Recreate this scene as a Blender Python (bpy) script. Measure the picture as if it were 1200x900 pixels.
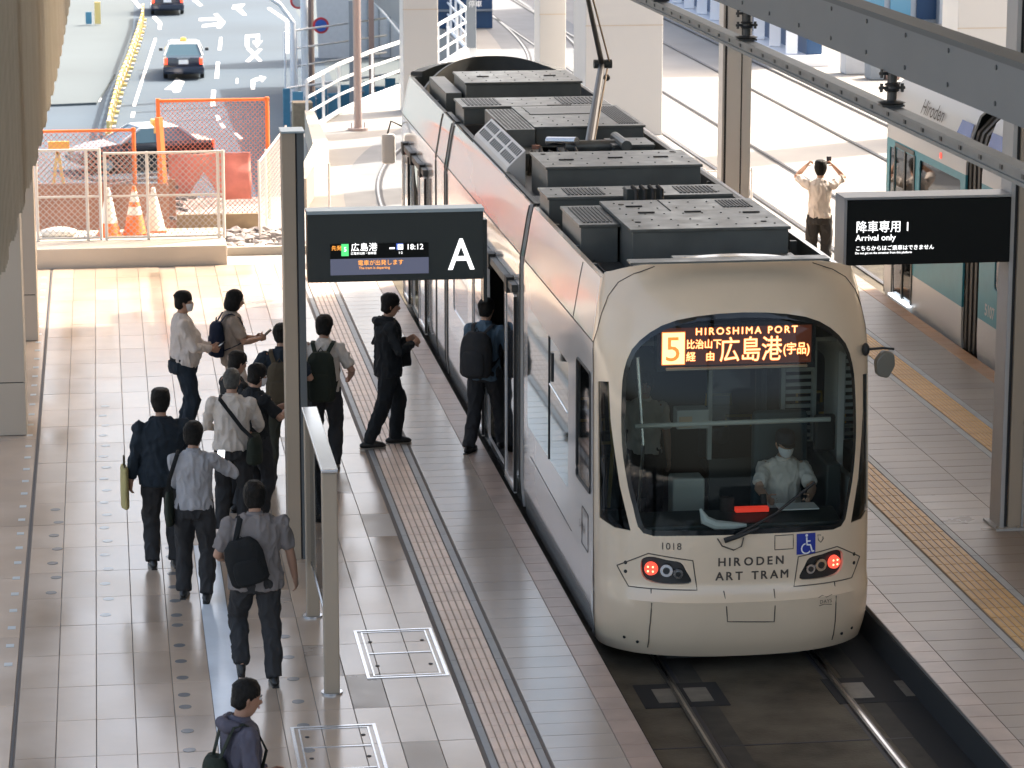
import bpy, bmesh, math, random, bisect
from mathutils import Vector, Matrix, noise
from mathutils.geometry import delaunay_2d_cdt
random.seed(7)
R = math.radians
scene = bpy.context.scene
C = scene.collection
for _o in list(bpy.data.objects): bpy.data.objects.remove(_o)

# ---------------------------------------------------------------- camera
cam_d = bpy.data.cameras.new("camera"); cam = bpy.data.objects.new("camera", cam_d); C.objects.link(cam)
scene.camera = cam
cam_d.sensor_width = 36; cam_d.lens = 105.0; cam_d.clip_start = 0.5; cam_d.clip_end = 3000
CAMH = 7.75
_fw = Vector((0.13261684, 0.96876743, -0.20952909)); _up = Vector((0.02841789, 0.20759302, 0.97780241)); _rt = Vector((0.99075991, -0.13562744, 0))
_m = Matrix((( _rt.x, _up.x, -_fw.x), (_rt.y, _up.y, -_fw.y), (_rt.z, _up.z, -_fw.z))).to_4x4()
_m.translation = Vector((0, 0, CAMH)); cam.matrix_world = _m
cam_d.dof.use_dof = True; cam_d.dof.focus_distance = 28.5; cam_d.dof.aperture_fstop = 6.3

# ---------------------------------------------------------------- sky, sun, exposure
SUN_EL, SUN_AZ = R(44), R(62)          # azimuth measured from +Y towards +X
w = bpy.data.worlds.new("World"); scene.world = w; w.use_nodes = True
nt = w.node_tree; bg = nt.nodes["Background"]; bg.inputs[1].default_value = 0.15
sky = nt.nodes.new("ShaderNodeTexSky"); sky.sky_type = 'NISHITA'; sky.sun_disc = False
sky.sun_elevation = SUN_EL; sky.sun_rotation = SUN_AZ; sky.air_density = .7; sky.dust_density = 5.0; sky.ozone_density = .2; sky.altitude = 10
_t = nt.nodes.new('ShaderNodeVectorMath'); _t.operation = 'MULTIPLY'; _t.inputs[1].default_value = (1.08, 1.0, .86)
nt.links.new(sky.outputs[0], _t.inputs[0]); nt.links.new(_t.outputs[0], bg.inputs[0])
sd = bpy.data.lights.new("sun", 'SUN'); sd.energy = 2.1; sd.angle = R(0.5); sd.color = (1, 0.93, 0.84)
sun = bpy.data.objects.new("sun", sd); C.objects.link(sun)
_sv = Vector((math.sin(SUN_AZ) * math.cos(SUN_EL), math.cos(SUN_AZ) * math.cos(SUN_EL), math.sin(SUN_EL)))
sun.rotation_euler = _sv.to_track_quat('Z', 'Y').to_euler()
scene.view_settings.view_transform = 'Standard'; scene.view_settings.look = 'None'; scene.view_settings.gamma = 1
scene.view_settings.exposure = 2.15
scene.cycles.max_bounces = 8; scene.cycles.transparent_max_bounces = 12; scene.cycles.diffuse_bounces = 5
scene.cycles.use_denoising = True
scene.cycles.caustics_reflective = False; scene.cycles.caustics_refractive = False

# ---------------------------------------------------------------- materials
def mat(name, col, rough=0.6, metal=0.0, var=0.0, vscale=6.0, bump=0.0, bscale=60.0, spec=0.5, obj_var=0.0, rvar=0.0, coat=0.0):
    m = bpy.data.materials.new(name); m.use_nodes = True
    n = m.node_tree; L = n.links; b = n.nodes["Principled BSDF"]
    b.inputs["Base Color"].default_value = (*col, 1); b.inputs["Roughness"].default_value = rough
    b.inputs["Metallic"].default_value = metal; b.inputs["Specular IOR Level"].default_value = spec
    if coat: b.inputs["Coat Weight"].default_value = coat; b.inputs["Coat Roughness"].default_value = 0.08
    tc = n.nodes.new("ShaderNodeTexCoord"); out = None; vec = tc.outputs["Object"]
    if obj_var:
        oi0 = n.nodes.new("ShaderNodeObjectInfo"); ad = n.nodes.new("ShaderNodeVectorMath"); L.new(vec, ad.inputs[0]); L.new(oi0.outputs["Location"], ad.inputs[1]); vec = ad.outputs[0]
    if var:
        nz = n.nodes.new("ShaderNodeTexNoise"); nz.inputs["Scale"].default_value = vscale; nz.inputs["Detail"].default_value = 5
        L.new(vec, nz.inputs["Vector"])
        mr = n.nodes.new("ShaderNodeMapRange"); mr.inputs[1].default_value = 0.3; mr.inputs[2].default_value = 0.7
        mr.inputs[3].default_value = 1 - var; mr.inputs[4].default_value = 1 + var
        L.new(nz.outputs[0], mr.inputs[0]); out = mr.outputs[0]
        if rvar:
            m2 = n.nodes.new("ShaderNodeMapRange"); m2.inputs[1].default_value = 0.3; m2.inputs[2].default_value = 0.7
            m2.inputs[3].default_value = max(.02, rough - rvar); m2.inputs[4].default_value = rough + rvar
            L.new(nz.outputs[0], m2.inputs[0]); L.new(m2.outputs[0], b.inputs["Roughness"])
    if obj_var:
        oi = n.nodes.new("ShaderNodeObjectInfo"); mo = n.nodes.new("ShaderNodeMapRange")
        mo.inputs[3].default_value = 1 - obj_var; mo.inputs[4].default_value = 1 + obj_var
        L.new(oi.outputs["Random"], mo.inputs[0])
        if out is None: out = mo.outputs[0]
        else:
            mm = n.nodes.new("ShaderNodeMath"); mm.operation = 'MULTIPLY'; L.new(out, mm.inputs[0]); L.new(mo.outputs[0], mm.inputs[1]); out = mm.outputs[0]
    if out is not None:
        vm = n.nodes.new("ShaderNodeVectorMath"); vm.operation = 'SCALE'; vm.inputs[0].default_value = col
        L.new(out, vm.inputs["Scale"]); L.new(vm.outputs[0], b.inputs["Base Color"])
    if bump:
        nb = n.nodes.new("ShaderNodeTexNoise"); nb.inputs["Scale"].default_value = bscale; nb.inputs["Detail"].default_value = 3
        L.new(vec, nb.inputs["Vector"])
        bp = n.nodes.new("ShaderNodeBump"); bp.inputs["Strength"].default_value = bump; bp.inputs["Distance"].default_value = 0.01
        L.new(nb.outputs[0], bp.inputs["Height"]); L.new(bp.outputs[0], b.inputs["Normal"])
    return m
def emit(name, col, st, base=(0, 0, 0)):
    m = bpy.data.materials.new(name); m.use_nodes = True; b = m.node_tree.nodes["Principled BSDF"]
    b.inputs["Base Color"].default_value = (*base, 1); b.inputs["Emission Color"].default_value = (*col, 1); b.inputs["Emission Strength"].default_value = st
    return m
def glass(name, tint, refl_rough=0.03, base_refl=0.0, ior=1.5, rc=(.95, .97, 1)):
    """thin pane: tinted see-through plus fresnel reflection"""
    m = bpy.data.materials.new(name); m.use_nodes = True; n = m.node_tree; L = n.links
    for x in list(n.nodes): n.nodes.remove(x)
    o = n.nodes.new("ShaderNodeOutputMaterial"); t = n.nodes.new("ShaderNodeBsdfTransparent"); t.inputs[0].default_value = (*tint, 1)
    g = n.nodes.new("ShaderNodeBsdfGlossy"); g.inputs["Roughness"].default_value = refl_rough; g.inputs[0].default_value = (*rc, 1)
    f = n.nodes.new("ShaderNodeFresnel"); f.inputs[0].default_value = ior
    a = n.nodes.new("ShaderNodeMath"); a.operation = 'ADD'; a.inputs[1].default_value = base_refl; a.use_clamp = True
    mx = n.nodes.new("ShaderNodeMixShader"); L.new(f.outputs[0], a.inputs[0]); L.new(a.outputs[0], mx.inputs[0])
    L.new(t.outputs[0], mx.inputs[1]); L.new(g.outputs[0], mx.inputs[2]); L.new(mx.outputs[0], o.inputs[0])
    return m
M = {}
M['tile'] = mat('tile', (.46, .365, .28), .19, var=.12, vscale=.9, obj_var=.13, bump=.03, rvar=.07, spec=.75)
M['tile_dark'] = mat('tile_dark', (.34, .28, .225), .32, var=.07, vscale=2.5, obj_var=.07, bump=.05, rvar=.08)
M['plank'] = mat('plank', (.43, .37, .315), .20, var=.09, vscale=.8, obj_var=.07, bump=.05)
M['edge_tile'] = mat('edge_tile', (.39, .30, .25), .4, var=.12, vscale=3, obj_var=.06, bump=.05)
M['edge_brown'] = mat('edge_brown', (.36, .20, .10), .45, var=.1, vscale=3, obj_var=.06)
M['plank_r'] = mat('plank_r', (.28, .23, .19), .4, var=.12, vscale=.8, obj_var=.08, bump=.05)
M['grout'] = mat('grout', (.17, .15, .135), .8)
M['tact_border'] = mat('tact_border', (.33, .34, .345), .5, var=.06, obj_var=.05)
M['tact_l'] = mat('tact_l', (.80, .63, .52), .45, var=.08, vscale=4, obj_var=.05)
M['tact_base'] = mat('tact_base', (.42, .31, .24), .6); M['plaza'] = mat('plaza', (.55, .52, .47), .8, var=.05); M['tact_r'] = mat('tact_r', (.56, .33, .105), .5, var=.1, vscale=4, obj_var=.05)
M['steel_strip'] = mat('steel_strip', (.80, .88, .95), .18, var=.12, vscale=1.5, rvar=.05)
M['steel'] = mat('steel', (.6, .62, .64), .25, 1.0, var=.05)
M['slot'] = mat('slot', (.03, .03, .035), .6)
M['stud'] = mat('stud', (.20, .20, .20), .2)
M['stud_l'] = mat('stud_l', (.50, .54, .55), .25)
M['bed'] = mat('bed', (.078, .066, .047), .75, var=.55, vscale=1.8, bump=.5, bscale=30, spec=.3)
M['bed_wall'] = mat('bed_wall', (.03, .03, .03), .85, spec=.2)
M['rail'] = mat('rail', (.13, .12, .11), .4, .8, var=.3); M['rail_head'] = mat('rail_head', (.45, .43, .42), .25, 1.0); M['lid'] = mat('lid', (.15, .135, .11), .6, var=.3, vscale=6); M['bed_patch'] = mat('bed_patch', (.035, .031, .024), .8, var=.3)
M['deck'] = mat('deck', (.29, .28, .265), .75, var=.12, vscale=.35, bump=.1, bscale=8)
M['deck_slab'] = mat('deck_slab', (.36, .345, .33), .75, var=.07, vscale=.6)
M['asphalt'] = mat('asphalt', (.048, .076, .106), .85, var=.14, vscale=.12, bump=.1)
M['asphalt_pale'] = mat('asphalt_pale', (.080, .105, .118), .85, var=.12, vscale=.1)
M['paint_white'] = mat('paint_white', (.8, .8, .8), .7, var=.1, vscale=2)
M['conc'] = mat('conc', (.48, .43, .37), .75, var=.06, vscale=1.2, bump=.1, bscale=15)
M['white_col'] = mat('white_col', (.55, .54, .52), .6, var=.02, vscale=.7)
M['wall_panel'] = mat('wall_panel', (.50, .42, .33), .5, var=.03, vscale=.8, obj_var=.03)
M['louver'] = mat('louver', (.30, .265, .205), .55, var=.05, vscale=1, obj_var=.05)
M['pillar'] = mat('pillar', (.38, .31, .235), .45, var=.03, vscale=.9)
M['pillar_l'] = mat('pillar_l', (.42, .41, .40), .45, var=.03)
M['groove'] = mat('groove', (.02, .02, .022), .6)
M['beam'] = mat('beam', (.105, .115, .12), .5, var=.05, vscale=1.5)
M['beam_top'] = mat('beam_top', (.06, .065, .066), .6)
M['catenary'] = mat('catenary', (.20, .20, .19), .45, .3, var=.1)
M['insul'] = mat('insul', (.035, .035, .035), .4)
M['roofing'] = mat('roofing', (.62, .57, .50), .7)
M['sign_black'] = mat('sign_black', (.022, .028, .028), .25)
M['sign_face'] = mat('sign_face', (.006, .007, .007), .35, spec=.15)
M['sign_grey'] = mat('sign_grey', (.33, .32, .31), .4)
M['sign_cap'] = mat('sign_cap', (.35, .42, .45), .3)
M['screen'] = emit('screen', (.10, .11, .17), .22, (.02, .02, .03))
M['lit_white'] = emit('lit_white', (1, 1, 1), .5)
M['lit_amber'] = emit('lit_amber', (1, .38, .06), .4)
M['lit_green'] = emit('lit_green', (.10, .75, .22), .3)
M['lit_blue'] = emit('lit_blue', (.06, .14, .6), .25)
# tram
M['cream'] = mat('cream', (.74, .59, .43), .26, var=.045, vscale=1.6, coat=.6)  # white tram front, its warm shaded tone put into the colour
M['cream_dark'] = mat('cream_dark', (.36, .32, .26), .5, var=.05)
M['hullwhite'] = mat('hullwhite', (.76, .73, .70), .18, var=.03, vscale=1.0, coat=1.0, bump=.05, bscale=1.5)
M['seam'] = mat('seam', (.07, .055, .045), .6)
M['black_gloss'] = mat('black_gloss', (.008, .010, .011), .08)
M['rubber'] = mat('rubber', (.018, .017, .016), .6, bump=.1)
M['bellows'] = mat('bellows', (.05, .043, .036), .6)
M['roof_deck'] = mat('roof_deck', (.040, .044, .044), .55, var=.15)
M['equip'] = mat('equip', (.11, .115, .108), .42, .2, var=.15, vscale=3)
M['equip_top'] = mat('equip_top', (.135, .138, .128), .38, .35, var=.22, vscale=5, rvar=.1)
M['equip_dk'] = mat('equip_dk', (.05, .055, .052), .5, var=.2)
M['grille_white'] = mat('grille_white', (.62, .60, .57), .5)
M['glass_front'] = glass('glass_front', (.74, .80, .76), .02, 0, 1.33)
M['glass_side'] = glass('glass_side', (.50, .55, .57), .03, .16)
M['glass_bright'] = glass('glass_bright', (.45, .52, .55), .04, .62, 1.5, (.84, .95, 1)); M['glass_corner'] = glass('glass_corner', (.12, .15, .13), .05, 0, 1.3); M['slab'] = mat('slab', (.19, .20, .21), .75, var=.1, vscale=1.5)
M['glass_clear'] = glass('glass_clear', (.62, .68, .70), .03, .03)
M['inter'] = mat('inter', (.40, .41, .38), .6, var=.04)
M['inter_dk'] = mat('inter_dk', (.035, .045, .045), .5)
M['inter_floor'] = mat('inter_floor', (.12, .12, .12), .6)
M['yellow'] = mat('yellow', (.72, .46, .08), .35)
M['led'] = emit('led', (.75, .37, .17), 1.1)
M['led_glow'] = emit('led_glow', (.62, .11, .012), .9); M['led_bg'] = emit('led_bg', (.30, .045, .004), .05)
M['red_lamp'] = emit('red_lamp', (1, .10, .06), .3, (.4, .02, .01))
M['red_panel'] = emit('red_panel', (1, .06, .03), .14, (.5, .02, .02))
M['lamp_glass'] = mat('lamp_glass', (.30, .31, .31), .08, .7)
M['lamp_dark'] = mat('lamp_dark', (.03, .03, .03), .2)
M['seat'] = mat('seat', (.03, .06, .07), .7)
M['sticker_blue'] = mat('sticker_blue', (.015, .035, .30), .4)
M['mirror_grey'] = mat('mirror_grey', (.13, .12, .095), .35)
# people
M['skin'] = mat('skin', (.42, .24, .165), .5, var=.04, spec=.4)
M['skin_dk'] = mat('skin_dk', (.33, .18, .12), .5, var=.04, spec=.4)
M['hair'] = mat('hair', (.008, .007, .006), .6, spec=.2, var=.4, vscale=30, bump=.5, bscale=150)
M['hair_grey'] = mat('hair_grey', (.055, .052, .045), .5, var=.4, vscale=30, bump=.5, bscale=150)
def cloth(name, col, var=.10): return mat(name, col, .85, var=var, vscale=7, bump=.35, bscale=40, spec=.25)
M['c_white'] = cloth('c_white', (.62, .55, .50)); M['c_white2'] = cloth('c_white2', (.60, .54, .48)); M['c_grey'] = cloth('c_grey', (.36, .36, .38))
M['c_greydk'] = cloth('c_greydk', (.20, .18, .175)); M['c_navy'] = cloth('c_navy', (.018, .026, .036)); M['c_black'] = cloth('c_black', (.016, .018, .020))
M['c_charcoal'] = cloth('c_charcoal', (.034, .034, .036)); M['c_beige'] = cloth('c_beige', (.34, .28, .23)); M['c_olive'] = cloth('c_olive', (.045, .047, .036))
M['c_blue'] = cloth('c_blue', (.10, .15, .20)); M['c_purple'] = cloth('c_purple', (.085, .08, .105)); M['c_cream'] = cloth('c_cream', (.60, .52, .46))
M['bag_green'] = cloth('bag_green', (.022, .028, .020)); M['bag_black'] = cloth('bag_black', (.014, .015, .016)); M['bag_navy'] = cloth('bag_navy', (.014, .022, .045))
M['bag_yellow'] = cloth('bag_yellow', (.42, .36, .16)); M['bag_brown'] = cloth('bag_brown', (.07, .055, .035))
M['shoe'] = mat('shoe', (.012, .012, .012), .4); M['sole'] = mat('sole', (.30, .26, .22), .6); M['eye'] = mat('eye', (.02, .015, .012), .2)
M['eye_white'] = mat('eye_white', (.7, .68, .65), .3); M['lip'] = mat('lip', (.30, .11, .09), .5); M['mask'] = mat('mask', (.72, .70, .70), .8)
M['phone'] = mat('phone', (.015, .015, .02), .15); M['phone_screen'] = emit('phone_screen', (.75, .8, .9), 1.0)
# outside
M['orange'] = mat('orange', (.80, .20, .05), .5, var=.08); M['cone_white'] = mat('cone_white', (.80, .78, .72), .5)
M['rust'] = mat('rust', (.40, .20, .14), .7, var=.18, vscale=2); M['tarp'] = mat('tarp', (.66, .22, .18), .6, var=.18, vscale=3, bump=.6, bscale=6)
M['fence_white'] = mat('fence_white', (.68, .64, .60), .5); M['mesh_grey'] = mat('mesh_grey', (.50, .47, .45), .45, .3)
M['mesh_orange'] = mat('mesh_orange', (.75, .26, .16), .6); M['rail_white'] = mat('rail_white', (.80, .82, .84), .5)
M['blue_panel'] = mat('blue_panel', (.08, .26, .38), .5, var=.1); M['rock'] = mat('rock', (.33, .30, .29), .85, var=.35, vscale=4)
M['rebar'] = mat('rebar', (.17, .17, .19), .6); M['timber'] = mat('timber', (.36, .27, .17), .7, var=.15)
M['car_navy'] = mat('car_navy', (.012, .02, .045), .12, coat=1.0); M['car_black'] = mat('car_black', (.02, .022, .026), .12, coat=1.0)
M['car_roof'] = mat('car_roof', (.62, .64, .66), .2, coat=1.0); M['car_glass'] = mat('car_glass', (.06, .12, .16), .05)
M['tail_red'] = emit('tail_red', (1, .06, .02), .8, (.5, .02, .02)); M['plate'] = mat('plate', (.75, .78, .8), .5)
M['chrome'] = mat('chrome', (.7, .7, .7), .15, 1.0); M['tyre'] = mat('tyre', (.02, .02, .02), .8)
M['lamp_yellow'] = mat('lamp_yellow', (.85, .55, .12), .4); M['bar_yellow'] = mat('bar_yellow', (.78, .60, .22), .5)
M['fin'] = mat('fin', (.85, .87, .90), .4); M['glass_blue'] = mat('glass_blue', (.035, .075, .15), .35, spec=.2)
M['glass_cyan'] = mat('glass_cyan', (.16, .40, .55), .1); M['bwhite'] = mat('bwhite', (.48, .50, .52), .6, var=.05)
M['bbeige'] = mat('bbeige', (.50, .36, .24), .6); M['bgrey'] = mat('bgrey', (.20, .23, .26), .6)
M['teal'] = mat('teal', (.045, .24, .30), .4, var=.05, spec=.3); M['t_white'] = mat('t_white', (.50, .49, .475), .35, spec=.35); M['glass_teal'] = glass('glass_teal', (.08, .24, .28), .04, 0, 1.3)
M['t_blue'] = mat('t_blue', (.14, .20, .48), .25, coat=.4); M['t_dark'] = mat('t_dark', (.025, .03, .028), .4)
M['sign_red'] = mat('sign_red', (.65, .05, .06), .4); M['sign_blue'] = mat('sign_blue', (.05, .14, .5), .4); M['sign_brown'] = mat('sign_brown', (.24, .17, .15), .5)
M['pole_pink'] = mat('pole_pink', (.42, .33, .31), .35, .5)
M['hair_dk'] = M['hair']

def wrap_mat():
    """white hull paint with the soft printed colour bands of the wrap along the fascia"""
    m = mat('hull_wrap', (.76, .73, .70), .16, coat=1.0, bump=.04, bscale=1.5); n = m.node_tree; L = n.links; b = n.nodes["Principled BSDF"]
    tc = n.nodes.new("ShaderNodeTexCoord"); sx = n.nodes.new("ShaderNodeSeparateXYZ"); L.new(tc.outputs["Object"], sx.inputs[0])
    nz = n.nodes.new("ShaderNodeTexNoise"); nz.inputs["Scale"].default_value = 1.6; nz.inputs["Detail"].default_value = 4; L.new(tc.outputs["Object"], nz.inputs[0])
    md = n.nodes.new("ShaderNodeMath"); md.operation = 'MULTIPLY_ADD'; md.inputs[1].default_value = .22; L.new(nz.outputs[0], md.inputs[0]); L.new(sx.outputs[2], md.inputs[2])
    r = n.nodes.new("ShaderNodeValToRGB"); mr = n.nodes.new("ShaderNodeMapRange"); mr.inputs[1].default_value = 2.62; mr.inputs[2].default_value = 3.2
    L.new(md.outputs[0], mr.inputs[0]); L.new(mr.outputs[0], r.inputs[0])
    e = r.color_ramp.elements; e[0].position = .05; e[0].color = (.76, .73, .70, 1); e[1].position = .95; e[1].color = (.76, .73, .70, 1)
    for p, c in ((.20, (.78, .60, .50, 1)), (.38, (.74, .50, .38, 1)), (.5, (.70, .66, .58, 1)), (.64, (.50, .66, .60, 1)), (.78, (.68, .72, .72, 1))):
        q = e.new(p); q.color = c
    L.new(r.outputs[0], b.inputs["Base Color"]); return m
M['hull_wrap'] = wrap_mat()

# ---------------------------------------------------------------- mesh helpers
class MB:
    def __init__(s): s.v = []; s.f = []; s.m = []
    def add(s, vs, fs, mi=0):
        o = len(s.v); s.v += [tuple(p) for p in vs]; s.f += [tuple(i + o for i in f) for f in fs]; s.m += [mi] * len(fs); return s
    def box(s, x0, x1, y0, y1, z0, z1, mi=0):
        return s.add([(x0, y0, z0), (x1, y0, z0), (x1, y1, z0), (x0, y1, z0), (x0, y0, z1), (x1, y0, z1), (x1, y1, z1), (x0, y1, z1)],
                     [(0, 3, 2, 1), (4, 5, 6, 7), (0, 1, 5, 4), (1, 2, 6, 5), (2, 3, 7, 6), (3, 0, 4, 7)], mi)
    def bar(s, p0, p1, wx, wz, up=(0, 0, 1), mi=0):
        p0 = Vector(p0); p1 = Vector(p1); t = (p1 - p0).normalized(); a = t.cross(Vector(up))
        if a.length < 1e-4: a = t.cross(Vector((1, 0, 0)))
        a.normalize(); b = a.cross(t); vs = []
        for p in (p0, p1):
            for i, j in ((-1, -1), (1, -1), (1, 1), (-1, 1)): vs.append(p + a * i * wx / 2 + b * j * wz / 2)
        return s.add(vs, [(0, 1, 2, 3), (7, 6, 5, 4), (0, 4, 5, 1), (1, 5, 6, 2), (2, 6, 7, 3), (3, 7, 4, 0)], mi)
    def tube(s, pts, rad, n=12, hint=(1, 0, 0), cap=True, mi=0, dome=False):
        """rad: one value or per point r or (ra, rb); ra lies along the hint"""
        pts = [Vector(p) for p in pts]; k = len(pts)
        rr = rad if isinstance(rad, (list,)) else [rad] * k
        rr = [r if isinstance(r, tuple) else (r, r) for r in rr]; h = Vector(hint); rings = []
        seq = []
        for i, p in enumerate(pts):
            t = (pts[min(i + 1, k - 1)] - pts[max(i - 1, 0)]).normalized(); seq.append((p, t, rr[i]))
        if dome:
            p, t, r = seq[0]; q = min(r)
            pre = [(p - t * q * math.sin(a), t, (r[0] * math.cos(a), r[1] * math.cos(a))) for a in (R(78), R(50), R(25))]
            p, t, r = seq[-1]; q = min(r)
            post = [(p + t * q * math.sin(a), t, (r[0] * math.cos(a), r[1] * math.cos(a))) for a in (R(25), R(50), R(78))]
            seq = pre + seq + post
        base = len(s.v); last = None
        for p, t, r in seq:
            a = h - t * h.dot(t)
            if a.length < 1e-3:
                a = last if last is not None else t.orthogonal()
                a = a - t * a.dot(t)
            a.normalize(); last = a; b = t.cross(a)
            for j in range(n):
                th = 2 * math.pi * j / n; s.v.append(tuple(p + a * math.cos(th) * r[0] + b * math.sin(th) * r[1]))
        K = len(seq)
        for i in range(K - 1):
            for j in range(n):
                a0 = base + i * n + j; a1 = base + i * n + (j + 1) % n; s.f.append((a0, a1, a1 + n, a0 + n)); s.m.append(mi)
        if cap:
            s.f.append(tuple(base + j for j in reversed(range(n)))); s.m.append(mi)
            s.f.append(tuple(base + (K - 1) * n + j for j in range(n))); s.m.append(mi)
        return s
    def prism(s, poly, axis, a, b, mi=0):
        """poly: 2D points; axis x: (y,z), y: (x,z), z: (x,y)"""
        n = len(poly)
        def P(p, t): return {'x': (t, p[0], p[1]), 'y': (p[0], t, p[1]), 'z': (p[0], p[1], t)}[axis]
        vs = [P(p, a) for p in poly] + [P(p, b) for p in poly]
        return s.add(vs, [tuple(range(n)), tuple(reversed(range(n, 2 * n)))] + [(i, n + i, n + (i + 1) % n, (i + 1) % n) for i in range(n)], mi)
    def ball(s, c, r, n=10, mi=0):
        r = r if isinstance(r, tuple) else (r, r, r); m = n // 2; base = len(s.v)
        for i in range(1, m):
            a = math.pi * i / m
            for j in range(n):
                t = 2 * math.pi * j / n; s.v.append((c[0] + r[0] * math.sin(a) * math.cos(t), c[1] + r[1] * math.sin(a) * math.sin(t), c[2] - r[2] * math.cos(a)))
        for i in range(m - 2):
            for j in range(n):
                p = base + i * n + j; q = base + i * n + (j + 1) % n; s.f.append((p, q, q + n, p + n)); s.m.append(mi)
        s.v.append((c[0], c[1], c[2] - r[2])); s.v.append((c[0], c[1], c[2] + r[2])); b0 = len(s.v) - 2
        for j in range(n):
            s.f.append((b0, base + (j + 1) % n, base + j)); s.m.append(mi)
            e = base + (m - 2) * n; s.f.append((b0 + 1, e + j, e + (j + 1) % n)); s.m.append(mi)
        return s
    def mesh(s, name, mats, fix=True):
        me = bpy.data.meshes.new(name); me.from_pydata(s.v, [], s.f)
        for m_ in (mats if isinstance(mats, (list, tuple)) else [mats]): me.materials.append(m_)
        if any(s.m): me.polygons.foreach_set('material_index', s.m)
        if fix:
            bm = bmesh.new(); bm.from_mesh(me); bmesh.ops.recalc_face_normals(bm, faces=bm.faces); bm.to_mesh(me); bm.free()
        me.update(); return me
    def build(s, name, mats, parent=None, smooth=False, bevel=0.0, local=False, fix=True):
        if parent is not None and not local:
            l = root_loc(parent); s.v = [(x - l.x, y - l.y, z - l.z) for x, y, z in s.v]
        me = s.mesh(name, mats, fix); o = bpy.data.objects.new(name, me); C.objects.link(o)
        if parent is not None: o.parent = parent
        if smooth:
            me.polygons.foreach_set('use_smooth', [True] * len(me.polygons))
        if smooth == 'auto': sharp(me)
        if bevel:
            b = o.modifiers.new('bevel', 'BEVEL'); b.width = bevel; b.segments = 2; b.limit_method = 'ANGLE'; b.angle_limit = R(40)
        return o
def sharp(me, ang=35):
    bm = bmesh.new(); bm.from_mesh(me)
    for e in bm.edges:
        if len(e.link_faces) == 2 and e.calc_face_angle(0) > R(ang): e.smooth = False
    bm.to_mesh(me); bm.free()
def root_loc(p):
    l = Vector((0, 0, 0))
    while p is not None: l += p.location; p = p.parent
    return l
def tag(o, label=None, cat=None, group=None, kind=None):
    if label: o['label'] = label
    if cat: o['category'] = cat
    if group: o['group'] = group
    if kind: o['kind'] = kind
    return o
def thing(name, label, cat, loc=(0, 0, 0), rz=0, group=None):
    o = bpy.data.objects.new(name, None); o.empty_display_size = .2; C.objects.link(o); o.location = loc; o.rotation_euler = (0, 0, rz)
    return tag(o, label, cat, group)
def struct(name, mb, m, parent=None, **k):
    o = mb.build(name, m, parent, **k)
    if parent is None: o['kind'] = 'structure'
    return o
def dup(src, parent=None):
    c = src.copy(); C.objects.link(c)
    if parent is not None: c.parent = parent
    for ch in list(src.children): dup(ch, c)
    return c
def B(x0, x1, y0, y1, z0, z1): return MB().box(x0, x1, y0, y1, z0, z1)
CJK = None
def text_mesh(txt, size, ext=0.0, align='LEFT', bold=0.0, space=1.0, sx=1.0):
    cu = bpy.data.curves.new('lettering', 'FONT'); cu.body = txt; cu.size = size; cu.extrude = ext; cu.align_x = align; cu.offset = bold
    cu.space_character = space; cu.resolution_u = 3
    o = bpy.data.objects.new('lettering', cu); C.objects.link(o)
    dg = bpy.context.evaluated_depsgraph_get(); me = bpy.data.meshes.new_from_object(o.evaluated_get(dg))
    bpy.data.objects.remove(o); bpy.data.curves.remove(cu)
    for v in me.vertices: v.co.x *= sx
    return me
def text_on(name, txt, size, origin, m, parent, right=(1, 0, 0), up=(0, 0, 1), ext=.002, **k):
    me = text_mesh(txt, size, ext, **k); r = Vector(right); u = Vector(up); n = r.cross(u); o0 = Vector(origin) - root_loc(parent)
    for v in me.vertices: v.co = o0 + r * v.co.x + u * v.co.y + n * v.co.z
    me.materials.clear(); me.materials.append(m); me.name = name
    o = bpy.data.objects.new(name, me); C.objects.link(o); o.parent = parent; return o
def in_poly(x, y, P):
    c = False; j = len(P) - 1
    for i in range(len(P)):
        xi, yi = P[i]; xj, yj = P[j]
        if (yi > y) != (yj > y) and x < (xj - xi) * (y - yi) / (yj - yi) + xi: c = not c
        j = i
    return c
def dense(P, d=.05, closed=True):
    out = []; n = len(P)
    for i in range(n if closed else n - 1):
        a = P[i]; b = P[(i + 1) % n]; L = math.hypot(b[0] - a[0], b[1] - a[1]); k = max(1, int(L / d))
        for j in range(k): out.append((a[0] + (b[0] - a[0]) * j / k, a[1] + (b[1] - a[1]) * j / k))
    if not closed: out.append(P[-1])
    return out
def rounded(P, r=.05, k=4):
    out = []; n = len(P)
    for i in range(n):
        p = Vector(P[i]); a = Vector(P[i - 1]); b = Vector(P[(i + 1) % n]); ra = min(r, (a - p).length * .45); rb = min(r, (b - p).length * .45)
        A = p + (a - p).normalized() * ra; Bq = p + (b - p).normalized() * rb
        for j in range(k + 1):
            t = j / k; q = A * (1 - t) ** 2 + p * 2 * t * (1 - t) + Bq * t * t; out.append((q.x, q.y))
    return out
def smooth_poly(P, k=4):
    """closed Catmull-Rom"""
    out = []; n = len(P)
    for i in range(n):
        p0, p1, p2, p3 = (Vector(P[(i + d) % n]) for d in (-1, 0, 1, 2))
        for j in range(k):
            t = j / k; q = .5 * ((2 * p1) + (p2 - p0) * t + (2 * p0 - 5 * p1 + 4 * p2 - p3) * t * t + (3 * p1 - p0 - 3 * p2 + p3) * t ** 3); out.append((q.x, q.y))
    return out
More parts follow.
